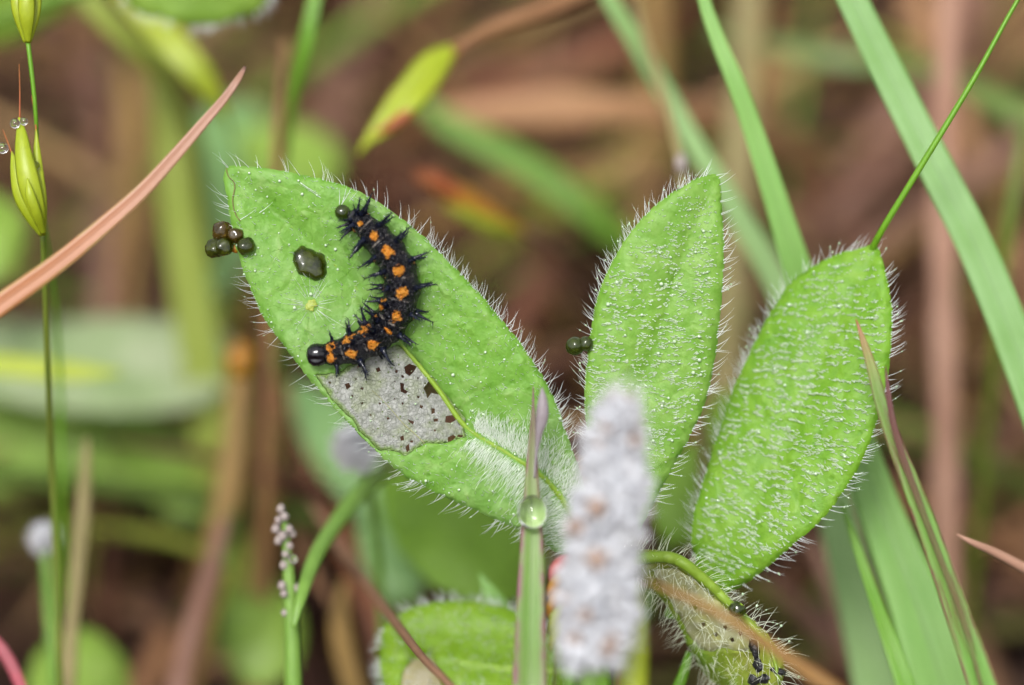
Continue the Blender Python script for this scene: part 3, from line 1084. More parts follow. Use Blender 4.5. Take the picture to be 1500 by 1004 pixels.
# long loose hairs round the yellow spot and above the tail end of the caterpillar
n = 22
an = r0.uniform(0, 6.28, n)
bx, by = 455 + 12 * np.cos(an), 447 + 12 * np.sin(an)
sets.append((surf(D1, bx, by), px_dir(np.cos(an), np.sin(an), np.full(n, .22)), r0.uniform(15, 48, n) * K * 125, 0.008 * np.ones(n), px_dir(r0.normal(0, 1, n), r0.normal(0, 1, n), np.zeros(n)) * .12))
bx, by = np.array([498, 500, 503, 497, 470, 380, 352, 440, 520, 530.]), np.array([303, 302, 303, 300, 290, 312, 322, 268, 470, 455.])
dx, dy = np.array([.6, .35, .75, .1, -.8, .8, .85, .8, -.6, .5]), np.array([-.8, -.9, -.65, -1, -.6, -.5, -.45, .6, .7, -.8])
sets.append((surf(D1, bx, by), px_dir(dx, dy, np.full(10, .15)), np.array([36, 30, 33, 24, 40, 26, 30, 36, 40, 30.]) * K * 125, 0.014 * np.ones(10), px_dir(dy, -dx, np.zeros(10)) * .1))
fur = sets.pop(3)
V, F = hairs_geo(*[np.concatenate([s[i] for s in sets]) for i in range(5)])
mk('hair', V, F, M['hair'], leaf1, kind='stuff')
V, F = hairs_geo(*fur)
mk('silky_fur', V, F, M['fur'], leaf1, kind='stuff', label='silky white fur along the base of the midrib')
# dew beads, their bright highlights painted as an opaque pale colour
n = 1100
x, y = r0.uniform(335, 840, n), r0.uniform(250, 790, n)
k = inside(L1, x, y) & (~inside(PATCH1, x, y) | (r0.uniform(0, 1, n) < .35))
x, y = x[k], y[k]
rad = np.clip(r0.lognormal(-.15, .5, len(x)), .45, 2.8) * K * 125
ctr = surf(D1, x, y) + surf_normal(D1, x, y) * (rad * .55)[:, None]
kk = r0.uniform(0, 1, len(B)) < .14                    # beads on the tips of the fringe
ctr = np.vstack([ctr, (B + D * (L * .8)[:, None] + bd * (L * .64)[:, None])[kk]])
rad = np.concatenate([rad, r0.uniform(.8, 1.5, kk.sum()) * K * 125])
V, F = beads_geo(ctr, rad, ICO2)
mk('dew', V, F, M['painted_glint'], leaf1, kind='stuff')
# yellow blemish
an = np.linspace(0, 2 * math.pi, 28, endpoint=False)
rb_ = 8.0 + 5.5 * np.array([mnoise.noise(Vector((math.cos(a) * 1.7, math.sin(a) * 1.7, 4.2))) for a in an])
bl = np.stack([455 + rb_ * np.cos(an), 447 + rb_ * 1.15 * np.sin(an)], 1)
V, F = sheet(bl, lambda x, y: D1(x, y) - 0.02 - 0.05 * np.clip(1 - np.hypot(x - 455, y - 447) / 12, 0, 1) ** .5 - .03 * vnoise(x, y, .3, 3), 1.6, 0.05, seed=3)
mk('blemish', V, F, M['yellow_spot'], leaf1, label='small yellow spot with radiating hairs')

# two upright leaves with rows of matted wet hair -----------------------------
def matted(outline, depth, rows_dy, dirfn, seed, dens, ln=6.0):
    r = np.random.default_rng(seed)
    x0, y0 = outline.min(0)
    x1, y1 = outline.max(0)
    X, Y = [], []
    yy = y0 - 40
    while yy < y1 + 60:
        n = int((x1 - x0) / dens)
        xx = r.uniform(x0, x1, n)
        sl = dirfn(xx, np.full(n, yy))
        yv = yy + sl * (xx - (x0 + x1) / 2) + 7 * vnoise(xx, np.full(n, yy), 0.02, seed) + 5 * vnoise(xx, np.full(n, yy), 0.06, seed + 3) + r.normal(0, 1.5, n)
        # gaps so the row breaks up into dashes
        g_ = vnoise(xx, yv, 0.045, seed + 9) + 0.8 * vnoise(xx, yv, .13, seed + 11)
        k = g_ > -0.16
        X.append(xx[k]); Y.append(yv[k])
        yy += rows_dy * r.uniform(.8, 1.2)
    X, Y = np.concatenate(X), np.concatenate(Y)
    e, _, _ = polydist(outline, X, Y, True)
    k = inside(outline, X, Y) & (e > 7) & (r.uniform(0, 1, len(X)) < np.clip((e - 4) / 16, 0.25, 1))
    X, Y = X[k], Y[k]
    n = len(X)
    sl = dirfn(X, Y)
    sg = -np.ones(n)
    D = px_dir(sg * np.ones(n) + r.normal(0, .25, n), sg * sl + r.normal(0, .3, n), np.full(n, .12) + r.normal(0, .06, n))
    nrm = surf_normal(depth, X, Y)
    Bp = surf(depth, X, Y) + nrm * 0.015
    Ln = ln * r.uniform(.5, 1.3, n) * K * 125 * np.clip((Y - y0) / 160, .45, 1)
    bend = -nrm * r.uniform(.05, .2, n)[:, None] + px_dir(r.normal(0, .2, n), r.normal(0, .5, n), np.zeros(n)) * .25
    return Bp, D, Ln, r.uniform(.022, .044, n), bend, X, Y, nrm


def rib_x(rib, y):
    o = np.argsort(rib[:, 1])
    return np.interp(y, rib[o, 1], rib[o, 0]) - 15


def upright_leaf(outline, depth, rib, mat, label, dirfn, seed, ln=5.0, thick=0.18, rows=8.2, dens=1.75, fringe=0.2, flen=24, skip=None, ribw=3.2):
    V, F = sheet(outline, depth, 8.0, thick, seed=seed)
    lf = mk('leaf', V, F, mat, plant, label=label)
    mp = catmull(rib, 70)
    wr = np.linspace(1.0, 10.0, 70) * K * 125
    c = np.array([surf(lambda x, y: depth(x, y) + thick * 0.5 + w_, p_[0], p_[1])[0] for p_, w_ in zip(mp, wr)])
    V, F, _ = tube(c, wr, 8)
    mk('midrib', V, F, M['midrib'], lf)
    Bp, D, Ln, rd, bend, X, Y, nrm = matted(outline, depth, rows, dirfn, seed, dens, ln)
    V, F = hairs_geo(Bp, D, Ln, rd, bend, 3, 4)
    mk('matted_hair', V, F, M['hair_soft'], lf, kind='stuff')
    B, Dm, L, r_, bd = margin_hairs(outline, depth, fringe, flen, 1.0, 0.45, 0.1, 0.0125, skip=skip, seed=seed + 50)
    x_mid = outline[:, 0].mean()
    more = margin_hairs(outline, depth, 0.2, flen * .8, .8, 0.5, 0.5, 0.012, skip=lambda x, y: ((skip(x, y) | (x > rib_x(rib, y)))), seed=seed + 51)
    B, Dm, L, r_, bd = (np.concatenate(q_) for q_ in zip((B, Dm, L, r_, bd), more))
    V, F = hairs_geo(B, Dm, L, r_, bd)
    mk('hair', V, F, M['hair'], lf, kind='stuff')
    r = np.random.default_rng(seed + 90)
    k = r.uniform(0, 1, len(X)) < .09
    rad = np.clip(r.lognormal(0.15, .4, k.sum()), .6, 3.0) * K * 125
    ctr = surf(depth, X[k], Y[k]) + nrm[k] * (rad * .8 + .02)[:, None]
    kk = r.uniform(0, 1, len(B)) < .2
    ctr = np.vstack([ctr, (B + Dm * (L * .75)[:, None] + bd * (L * .56)[:, None])[kk]])
    rad = np.concatenate([rad, r.uniform(.8, 1.7, kk.sum()) * K * 125])
    V, F = beads_geo(ctr, rad, ICO2)
    mk('dew', V, F, M['painted_glint'], lf, kind='stuff')  # beads with the highlight put into their colour, not clear water
    return lf


leaf2 = upright_leaf(L2, D2, RIB2, M['leaf_mid'], 'upright leaf behind the white woolly flower spike',
                     lambda x, y: np.where(True, 0.02 - 0.0006 * (x - 960), 0), 60, skip=lambda x, y: (y > 760) | ((np.abs(y - 507) < 14) & (x < 900)))
leaf3 = upright_leaf(L3, D3, RIB3, M['leaf_deep'], 'broad tilted leaf on the right with rows of matted wet hairs',
                     lambda x, y: 0.05 + 0.0014 * np.clip(y - 500, -100, 300), 61, skip=lambda x, y: (x < 1012) & (y > 800), dens=1.5, rows=10.6, ln=6.5)

# low leaf at the lower edge -------------------------------------------------
PATCH4 = smooth_outline([(596, 975), (610, 962), (628, 960), (640, 975), (648, 1000), (640, 1030), (615, 1040), (592, 1020), (588, 995)], 5, 3, 12)
V, F = sheet(L4, D4, 9.0, 0.18, cut=[PATCH4], seed=6)
leaf4 = mk('leaf', V, F, M['leaf_low'], plant, label='lowest leaf, yellowish green and rounded, cut by the lower edge')
V, F = sheet(PATCH4, lambda x, y: D4(x, y) + .06, 6, .04, seed=7)
mk('eaten_patch', V, F, M['membrane_brown'], leaf4)
mp = catmull(RIB4, 40)
V, F, _ = tube(surf(lambda x, y: D4(x, y) + .02, mp[:, 0], mp[:, 1]), np.linspace(1.2, 6, 40) * K * 130, 8)
mk('midrib', V, F, M['midrib'], leaf4)
B, Dm, L, r_, bd = margin_hairs(L4, D4, .3, 20, 1, .2, .3, .015, seed=70)
r = np.random.default_rng(71)
x, y = r.uniform(560, 840, 500), r.uniform(880, 1050, 500)
k = inside(L4, x, y)
x, y = x[k], y[k]
n = len(x)
V, F = hairs_geo(np.vstack([B, surf(D4, x, y)]), np.vstack([Dm, px_dir(r.normal(-.3, .4, n), r.normal(-.4, .4, n), np.full(n, 1.))]),
                 np.concatenate([L, r.uniform(8, 18, n) * K * 130]), .018, np.vstack([bd, np.zeros((n, 3))]))
mk('hair', V, F, M['hair'], leaf4, kind='stuff')

# withered drooping leaf ------------------------------------------------------
PATCH5 = smooth_outline([(960, 838), (985, 832), (1015, 848), (1045, 876), (1072, 900), (1098, 924), (1110, 945), (1088, 955), (1062, 950), (1040, 955), (1020, 945), (1005, 922), (992, 898), (975, 870)], 5, 4, 15)
h5 = [np.array([(x - 3, y - 2), (x + 2, y - 4), (x + 4, y + 1), (x, y + 4)], float) for x, y in ((1048, 930), (1072, 938), (1062, 920), (1030, 915), (1018, 890), (1084, 928))]
V, F = sheet(L5, D5, 7.0, 0.16, cut=[PATCH5], seed=8)
leaf5 = mk('leaf', V, F, M['leaf_wilted'], plant, label='withered chewed leaf drooping to the lower right')
V, F = sheet(PATCH5, lambda x, y: D5(x, y) + .06 + .12 * vnoise(x, y, .09, 50), 6, .05, cut=h5, seed=9)
mk('eaten_patch', V, F, M['membrane_cream'], leaf5, label='cream coloured chewed membrane')
mp = catmull(RIB5, 60)
V, F, _ = tube(surf(lambda x, y: D5(x, y) - .08, mp[:, 0], mp[:, 1]), np.interp(np.arange(60), [0, 20, 40, 59], [9, 9, 6, 2]) * K * 124, 10)
mk('midrib', V, F, M['midrib'], leaf5)
B, Dm, L, r_, bd = margin_hairs(L5, D5, .33, 36, 1, .1, .4, .012, seed=80)
r = np.random.default_rng(81)
x, y = r.uniform(930, 1145, 800), r.uniform(805, 1025, 800)
k = inside(L5, x, y)
x, y = x[k], y[k]
n = len(x)
V, F = hairs_geo(np.vstack([B, surf(D5, x, y)]), np.vstack([Dm, px_dir(r.normal(.1, .5, n), r.normal(.3, .7, n), r.uniform(.2, .9, n))]),
                 np.concatenate([L, r.uniform(14, 34, n) * K * 125]), .011, np.vstack([bd, px_dir(r.normal(0, 1, n), r.normal(0, 1, n), np.zeros(n)) * .2]))
mk('hair', V, F, M['hair_cream'], leaf5, kind='stuff')
kk = (r.uniform(0, 1, len(B)) < .35) & (Dm @ RGT > .3)
V, F = beads_geo((B + Dm * (L * .7)[:, None] + bd * (L * .49)[:, None])[kk], r.uniform(.8, 2.2, kk.sum()) * K * 124, ICO2)
mk('dew', V, F, M['painted_glint'], leaf5, kind='stuff')  # pale beads, sparkle painted into the colour

# ================================================================== caterpillar
CP = np.array([(446, 521), (470, 519), (500, 515), (530, 505), (558, 487), (579, 461), (589, 432), (587, 403), (575, 377), (556, 353), (537, 333), (520, 319), (508, 311)], float)
NSEG = 10.3


def cat_frames(n):
    c2 = catmull(CP, n * 6)
    s = np.concatenate([[0], np.cumsum(np.hypot(*np.diff(c2, axis=0).T))])
    q = np.linspace(0, s[-1], n)
    c2 = np.stack([np.interp(q, s, c2[:, 0]), np.interp(q, s, c2[:, 1])], 1)
    return c2, q / s[-1]


def cat_radius(s):
    return np.interp(s, [0, .012, .035, .06, .085, .115, .2, .35, .55, .75, .86, .94, .98, 1.0],
                     [2.0, 11, 16.5, 18, 16, 17.5, 23, 27.5, 28, 26, 21.5, 15.5, 10.5, 2.5]) * K * 124


NR, NA = 300, 56
c2, ss = cat_frames(NR)
rad = cat_radius(ss)
seg = (ss - 0.085) / (1 - 0.085) * NSEG                 # 0 at the back of the head
segf = seg - np.floor(seg)
bul = np.where(seg > 0, 1 + 0.13 * (np.abs(np.sin(math.pi * seg)) - 0.6) + 0.02 * np.cos(seg * 6 * math.pi), 1.0)
cen = surf(D1, c2[:, 0], c2[:, 1])
ker = np.ones(25) / 25                                    # ride smoothly over the leaf relief
cen = np.stack([np.convolve(np.pad(cen[:, i], 12, 'edge'), ker, 'valid') for i in range(3)], 1)
cen = cen - FWD[None] * (cat_radius(np.clip(ss, .1, .9)) * 0.86)[:, None]
T = tangents(cen)
Nn = unit(-FWD[None] - T * (T @ -FWD)[:, None])
Bs = np.cross(T, Nn)                                      # sideways
tilt = np.radians(np.interp(ss, [0, .15, .4, .6, 1], [26, 26, 16, 2, -4]))
# towards the outer side of the bend
side_test = (P(530, 560, 124) - P(530, 505, 124)) @ Bs[int(NR * .3)]
sgn = 1.0 if side_test > 0 else -1.0
Dor = np.cos(tilt)[:, None] * Nn + (sgn * np.sin(tilt))[:, None] * Bs
Lat = np.cross(T, Dor) * (1.0 if sgn > 0 else -1.0)        # + = outer side
th = np.linspace(-math.pi, math.pi, NA, endpoint=False)   # 0 = dorsal
rr_ = rad[:, None] * bul[:, None] * np.ones((1, NA))
# head lobes and flatter belly
headw = np.clip(1 - np.abs(ss - .045) / .045, 0, 1)[:, None]
rr_ = rr_ * (1 + headw * (-.2 * np.exp(-(th / .2) ** 2))[None] + headw * .05 * np.exp(-((np.abs(th) - .7) / .4) ** 2)[None])
belly = 0.5 + 0.5 * np.cos(th)
flat = 1 - 0.16 * (1 - belly)[None] ** 2
jit = np.array([[mnoise.noise(Vector((s_ * 60, 2.2 * math.cos(t_), 2.2 * math.sin(t_)))) for t_ in th] for s_ in ss])
rr_ = rr_ * flat * (1 + np.where(seg > .1, .045, 0.0)[:, None] * jit)
Vc = cen[:, None] + rr_[..., None] * (np.cos(th)[None, :, None] * Dor[:, None] + np.sin(th)[None, :, None] * Lat[:, None])
# tint channels: orange patches, pale rings, head
orange = np.zeros((NR, NA))
for k in range(1, 11):
    ds = (seg - (k - 0.62))[:, None]
    size = 1.0 if k <= 9 else 0.5
    dth = (th[None] * rad[:, None]) / (K * 124)
    dpx = ds / NSEG * 0.915 * 415
    o_ = 1 - np.sqrt((dpx / (8.8 * size)) ** 2 + (dth / (7.8 * size)) ** 2) * 0.5
    orange = np.maximum(orange, o_)
    # flank patches on the inner side, paler and broken
    for ang_, sz in ((-1.08, 1.0), (1.25, .5)):
        dl = ((th[None] - ang_) * rad[:, None]) / (K * 124)
        o_ = (1 - np.sqrt(((dpx - 4) / (12 * sz)) ** 2 + (dl / (8 * sz)) ** 2) * 0.5) * (1.0 if k < 6 else .62)
        orange = np.maximum(orange, o_)
orange = np.where((seg > -.15)[:, None], orange, 0)
ringm = np.exp(-((np.abs(segf - 0.0)) / .05) ** 2)[:, None] * np.clip(np.cos(th), 0, 1)[None] * (seg > .5)[:, None]
headm = np.repeat((np.clip(1 - np.abs(ss - .04) / .05, 0, 1) > .05).astype(float)[:, None], NA, 1)
tail = (ss > .965)[:, None] * 1.0
headm = np.clip(headm + tail, 0, 1)
colr = np.stack([orange, np.broadcast_to(ringm, orange.shape), np.broadcast_to(headm, orange.shape)], -1).reshape(-1, 3)
F = []
for i in range(NR - 1):
    for j in range(NA):
        k = (j + 1) % NA
        F.append((i * NA + j, i * NA + k, (i + 1) * NA + k, (i + 1) * NA + j))
F.append(tuple(range(NA - 1, -1, -1)))
F.append(tuple(range((NR - 1) * NA, NR * NA)))
base = surf(D1, 565, 480)[0]
catp = empty('caterpillar', base, 'black spiny caterpillar with orange spots curled on the pale leaf', 'caterpillar')
mk('body', Vc.reshape(-1, 3), F, M['cat'], catp, colors=colr)

# spines: a tapered horn with bristles; a few shared shapes
def spine_mesh(seed):
    r = np.random.default_rng(seed)
    z = np.linspace(0, 1, 7)
    c = np.stack([0.06 * np.sin(z * 2 + seed), 0.05 * z * z, z], 1)
    rad_ = np.interp(z, [0, .12, .5, .85, 1], [.2, .115, .065, .03, .007])
    parts = [tube(c, rad_, 7, ref=np.array([1.0, 0, 0]))[:2]]
    n = 20
    zz = r.uniform(.18, .97, n)
    an = r.uniform(0, 6.28, n)
    Dd = unit(np.stack([np.cos(an), np.sin(an), r.uniform(.35, 1.0, n)], 1))
    Bp = np.stack([np.interp(zz, z, c[:, i]) for i in range(3)], 1)
    hv, hf = hairs_geo(Bp, Dd, r.uniform(.2, .44, n), .013, np.zeros((n, 3)), 2, 3)
    parts.append((hv, [tuple(f) for f in hf]))
    V, F = merge(parts)
    return mesh_data('spine', V, F, M['spine'])


SPM = [spine_mesh(i) for i in range(5)]
r = np.random.default_rng(21)
from mathutils import Matrix
for k in range(0, 10):
    s_at = 0.085 + (k + 0.62) / NSEG * 0.915
    i = min(int(s_at * (NR - 1)), NR - 2)
    angs = (-1.95, -1.36, -.78, .78, 1.36, 1.95) if k else (-1.5, -.8, .8, 1.5)
    for a_ in angs:
        a_ = a_ + r.normal(0, .06)
        d = math.cos(a_) * Dor[i] + math.sin(a_) * Lat[i]
        j = int(round((a_ + math.pi) / (2 * math.pi) * NA)) % NA
        p = Vc[i, j] - d * 0.04
        dirv = unit(d + T[i] * (r.normal(0, .14) + (0.25 if k > 8 else (-.2 if k < 1 else 0))) - FWD * .05)
        ln = r.uniform(25, 33) * (0.72 if k < 1 else 1.0) * (0.8 if abs(a_) > 1.7 else 1) * K * 124
        o = bpy.data.objects.new('spine', SPM[r.integers(5)])
        COL.objects.link(o)
        o.parent = catp
        q = Vector(dirv).to_track_quat('Z', 'Y')
        o.matrix_local = Matrix.Translation(Vector(p - base)) @ q.to_matrix().to_4x4() @ Matrix.Rotation(r.uniform(0, 6.28), 4, 'Z') @ Matrix.Diagonal((ln, ln, ln, 1))
# tail spines
for a_ in (-1.3, -.5, .5, 1.3):
    i = int(.955 * NR)
    d = math.cos(a_) * Dor[i] + math.sin(a_) * Lat[i]
    o = bpy.data.objects.new('spine', SPM[r.integers(5)])
    COL.objects.link(o)
    o.parent = catp
    q = Vector(unit(d + T[i] * .55)).to_track_quat('Z', 'Y')
    ln = 24 * K * 124
    o.matrix_local = Matrix.Translation(Vector(cen[i] + d * rad[i] * .8 - base)) @ q.to_matrix().to_4x4() @ Matrix.Diagonal((ln, ln, ln, 1))
# jointed thoracic legs and stubby prolegs that hold the leaf
for k, kind in ((0.5, 'leg'), (1.5, 'leg'), (2.5, 'leg'), (5.5, 'proleg'), (6.5, 'proleg'), (7.5, 'proleg'), (8.2, 'proleg'), (9.6, 'proleg')):
    i = int((0.085 + k / NSEG * .915) * (NR - 1))
    for sd_ in (-1, 1):
        lat = Bs[i] * sd_
        p0 = cen[i] + lat * rad[i] * .5 - Nn[i] * rad[i] * .5
        if kind == 'leg':
            pts = np.array([p0, p0 + lat * rad[i] * .55 - Nn[i] * rad[i] * .05, p0 + lat * rad[i] * .75 - Nn[i] * rad[i] * .25, p0 + lat * rad[i] * .7 - Nn[i] * rad[i] * .42])
            V, F, _ = tube(catmull(pts, 12), np.linspace(.11, .03, 12), 7, ref=T[i])
        else:
            pts = np.array([p0, p0 + lat * rad[i] * .15 - Nn[i] * rad[i] * .2, p0 + lat * rad[i] * .22 - Nn[i] * rad[i] * .38])
            V, F, _ = tube(catmull(pts, 9), np.interp(np.linspace(0, 1, 9), [0, .6, 1], [.2, .15, .19]), 8, ref=T[i])
        mk(kind, V, F, M['spine'], catp)

# ================================================================== droppings and liquid beads
def blob(name, px, py, w, rx, ry, rz, mat, parent=None, tilt=0, lump=0.05, seed=0, tpl=None, **kw):
    tv, tf = tpl or ICO3
    v = tv * (1 + lump * np.array([mnoise.noise(Vector(p * 1.6 + seed)) for p in tv]))[:, None]
    k = K * w
    ca, sa = math.cos(tilt), math.sin(tilt)
    x, y = v[:, 0] * rx * k, v[:, 1] * ry * k
    x, y = ca * x - sa * y, sa * x + ca * y
    q = P(px, py, w) + x[:, None] * RGT + y[:, None] * UPV - (v[:, 2] * rz * k)[:, None] * FWD
    return mk(name, q, tf, mat, parent, **kw)


fc = empty('frass_cluster', P(345, 372, 124.6), 'cluster of dark olive brown wet beads clinging to the leaf tip edge', 'droppings')
for i, (px, py, rr0, mt, dw) in enumerate([(315, 364, 13, 'frass', 0), (328, 362, 13, 'frass', -.2), (325, 339, 13.5, 'frass_brown', .1), (345, 345, 11, 'frass_brown', -.15), (360, 361, 12.5, 'frass', -.35)]):
    blob('bead', px, py, 124.5 + dw, rr0 * 1.1, rr0 * 1.08, rr0 * 1.1, M[mt], fc, lump=.22, seed=i * 3.1)
blob('bead', 345, 364, 124.65, 7, 7, 7, M['orange_scale'], fc, lump=.3, seed=9)

PUD = smooth_outline([(432, 369), (440, 360), (452, 361), (460, 367), (472, 372), (478, 384), (479, 400), (473, 410), (456, 409), (441, 402), (431, 392), (428, 381)], 1.8, 3.4, 31)


def dome(outline, depth, hgt, spacing, edge):
    def f(x, y):
        e, _, _ = polydist(outline, x, y, True)
        ee = np.clip(e / edge, 0, 1)
        hh = hgt * np.sqrt(np.clip(1 - (1 - ee) ** 2, 0, 1))
        return depth(x, y) - 0.02 - hh - 0.06 * hgt * vnoise(x, y, .09, 77) * ee
    return sheet(outline, f, spacing, 0.0, seed=12)


def flat_bottom(outline, depth, hgt, spacing, edge):
    V, F = dome(outline, depth, hgt, spacing, edge)
    n = len(V) // 2
    # drop the under side back onto the leaf
    e = V[:n].copy()
    rel = (e - CAM) @ FWD
    xs_ = ((e - CAM) @ RGT) / (K * rel) + 750
    ys_ = 502 - ((e - CAM) @ UPV) / (K * rel)
    V[n:] = surf(lambda x, y: depth(x, y) + .03, xs_, ys_)
    return V, F


V, F = flat_bottom(PUD, D1, 0.34, 2.6, 13)
mk('dark_droplet', V, F, M['frass'], label='flat blackish green liquid drop on the pale leaf beside the caterpillar', cat='droplet')
D_ = blob('green_droplet', 502, 311, D1(np.array([502.]), np.array([311.]))[0] - .22, 12, 11, 10, M['frass_green'], lump=.08, seed=4,
          label='round dark green bead touching the caterpillar tail end', cat='droplet')
ft = empty('frass_pair', P(850, 520, 124.9), 'two joined dark green beads stuck to the hairs of the upright leaf', 'droppings')
blob('bead', 842, 507, 124.5, 14, 14.5, 14, M['frass_green'], ft, lump=.1, seed=5)
blob('bead', 858, 504, 124.4, 11, 11.5, 11, M['frass_green'], ft, lump=.12, seed=6)
blob('dark_bead', 1080, 893, 123.6, 13, 11, 10, M['frass_green'], lump=.25, seed=8, label='dark green wet bead on the midrib of the withered leaf', cat='droppings')
fl = empty('black_frass', P(1112, 985, 124.2), 'black lumpy droppings at the low end of the withered leaf', 'droppings')
for i, (px, py, a, b, tl) in enumerate([(1105, 950, 6, 15, .3), (1111, 972, 7, 13, .2), (1122, 994, 15, 7, .2), (1104, 996, 8, 9, 0), (1142, 984, 11, 5, -.3)]):
    blob('lump', px, py, D5(np.array([float(px)]), np.array([float(py)]))[0] - .05, a, b, 6, M['frass_black'], fl, tilt=tl, lump=.55, seed=i * 2.3 + .7)

# ================================================================== grass in and near the plane of focus
def blade(name, label, pts, mat, cat='grass blade', group='grass blades', fold=.18, thick=.14, root=True, parent=None, ribs=0, n=None):
    V, F, uv = ribbon_geo(pts, root=root, fold=fold, thick=thick, ribs=ribs, n=n)
    if parent is not None:
        return mk(name, V, F, mat, parent, uv=uv)
    return mk(name, V, F, mat, label=label, cat=cat, group=group, uv=uv)


def stalk(name, label, pts, mat, cat='stalk', group='stalks and straws', root=True, parent=None, sides=9, flat=1.0, wob=0.0):
    V, F, uv = stem_geo(pts, sides, root, flat=flat, wob=wob)
    if parent is not None:
        return mk(name, V, F, mat, parent, uv=uv)
    return mk(name, V, F, mat, label=label, cat=cat, group=group, uv=uv)


blade('grass_shoot', 'narrow purple edged blade with a water drop in front of the hairy plant',
      [(781, 566, 122.6, 1.5), (781, 600, 122.5, 5), (780, 650, 122.4, 13), (779, 700, 122.2, 20), (779, 750, 122, 28), (779, 800, 121.7, 35), (778, 860, 121.2, 41), (777, 930, 120.5, 46), (776, 1010, 119.6, 52)],
      M['grass_purple'], fold=.3, thick=.2)
blob('water_drop', 779.5, 751, 121.1, 22, 25, 20, M['dew'], lump=.03, tpl=ICO4, label='clear water drop clasping the purple edged grass blade', cat='water drop')
V, F, uv = stem_geo([(794, 568, 121.6, 2), (795, 586, 121.6, 14), (794, 610, 121.6, 19), (790, 634, 121.7, 11), (786, 660, 121.9, 5), (783, 700, 122.0, 3)], 10, root=False, flat=.5)
mk('withered_tip', V, F, M['pale_mauve'], label='small pale mauve withered scale beside the tip of the purple edged blade', cat='bract')

blade('grass_shoot', 'smooth green blade rising between the two upright leaves, widest at lower right',
      [(1020, -70, 131.5, 10), (1031, 0, 131.5, 18), (1052, 60, 131.5, 23), (1077, 120, 131.5, 27), (1106, 200, 131.8, 31), (1132, 280, 132, 35), (1157, 360, 132.3, 40), (1190, 460, 132.8, 46), (1236, 600, 133, 54), (1290, 750, 133, 64), (1340, 880, 132.5, 82), (1382, 1010, 132, 100)], M['grass'], fold=.22, thick=.2, n=100)
blade('grass_shoot', 'blurred blue green blade crossing behind the two upright leaves',
      [(850, -90, 144, 16), (888, -10, 144, 22), (948, 90, 145, 27), (1010, 200, 145, 30), (1078, 310, 145, 33), (1145, 430, 145, 38), (1190, 590, 144, 46), (1228, 760, 143, 58), (1288, 1010, 142, 74)], M['grass_blue'], fold=.15, n=80)
blade('grass_shoot', 'broad pale green blade slanting down the right edge',
      [(1190, -120, 131.5, 34), (1248, 0, 131.5, 44), (1322, 150, 131.3, 50), (1375, 255, 131, 53), (1423, 350, 130.8, 55), (1485, 500, 130.5, 58), (1560, 720, 130, 60)], M['grass_broad'], fold=.2, thick=.2, n=90)
stalk('grass_stalk', 'thin straight bright green stalk crossing the broad pale blade', [(1560, -110, 124.6, 4), (1488, 5, 124.8, 6.5), (1430, 110, 125, 8), (1382, 190, 125.2, 9), (1330, 275, 125.6, 9.5), (1284, 352, 126.6, 10), (1258, 420, 129.5, 11), (1262, 560, 134.6, 11), (1300, 770, 134.8, 11), (1362, 1010, 134.4, 11)], M['stem_thin'])
blade('grass_shoot', 'red tipped green blade overlapping the broad hairy leaf at right',
      [(1254, 468, 122.6, 1.5), (1264, 498, 122.5, 9), (1277, 540, 122.4, 15), (1292, 595, 122.3, 20), (1313, 655, 122.2, 24), (1338, 720, 122, 28), (1368, 800, 121.9, 32), (1404, 905, 121.7, 38), (1440, 1010, 121.5, 44)], M['grass_red'], fold=.3, thick=.2)
blade('grass_shoot', 'wine red dry blade lying along the red tipped blade',
      [(1297, 536, 122.0, 1.5), (1300, 565, 121.9, 6), (1306, 610, 121.8, 9), (1321, 665, 121.7, 10), (1346, 735, 121.6, 9), (1378, 820, 121.5, 8), (1408, 900, 121.3, 7), (1438, 1010, 121.1, 6)], M['grass_wine'], fold=.45, thick=.14)
blade('grass_shoot', 'slim green blade edge left of the widest lower right blade',
      [(1232, 735, 130.5, 3), (1246, 775, 130.5, 10), (1272, 850, 130.2, 16), (1300, 930, 130, 22), (1328, 1010, 129.5, 28)], M['grass_vivid'], fold=.3)
blade('grass_shoot', 'dry salmon pink blade pointing up across the left side',
      [(359, 98, 123.2, 4), (350, 114, 122.4, 9), (330, 143, 122.4, 12), (300, 178, 122.4, 15), (262, 222, 122.3, 18), (210, 279, 122.2, 22), (150, 333, 122, 26), (80, 390, 121.6, 29), (0, 447, 121.2, 32), (-90, 515, 120.8, 34)], M['dry_pink'], fold=.25, thick=.25, n=80)
stalk('dry_twig', 'thin dry twig tip poking in from the right edge', [(1402, 783, 127, 3), (1420, 793, 127, 9), (1450, 806, 127.5, 13), (1500, 832, 128, 16), (1580, 880, 129, 18)], M['straw_pink'], cat='twig')

# grass with spikelets at the left -------------------------------------------------
def scale_geo(pts, flat=.55, sides=10):
    return stem_geo(pts, sides, root=False, flat=flat)


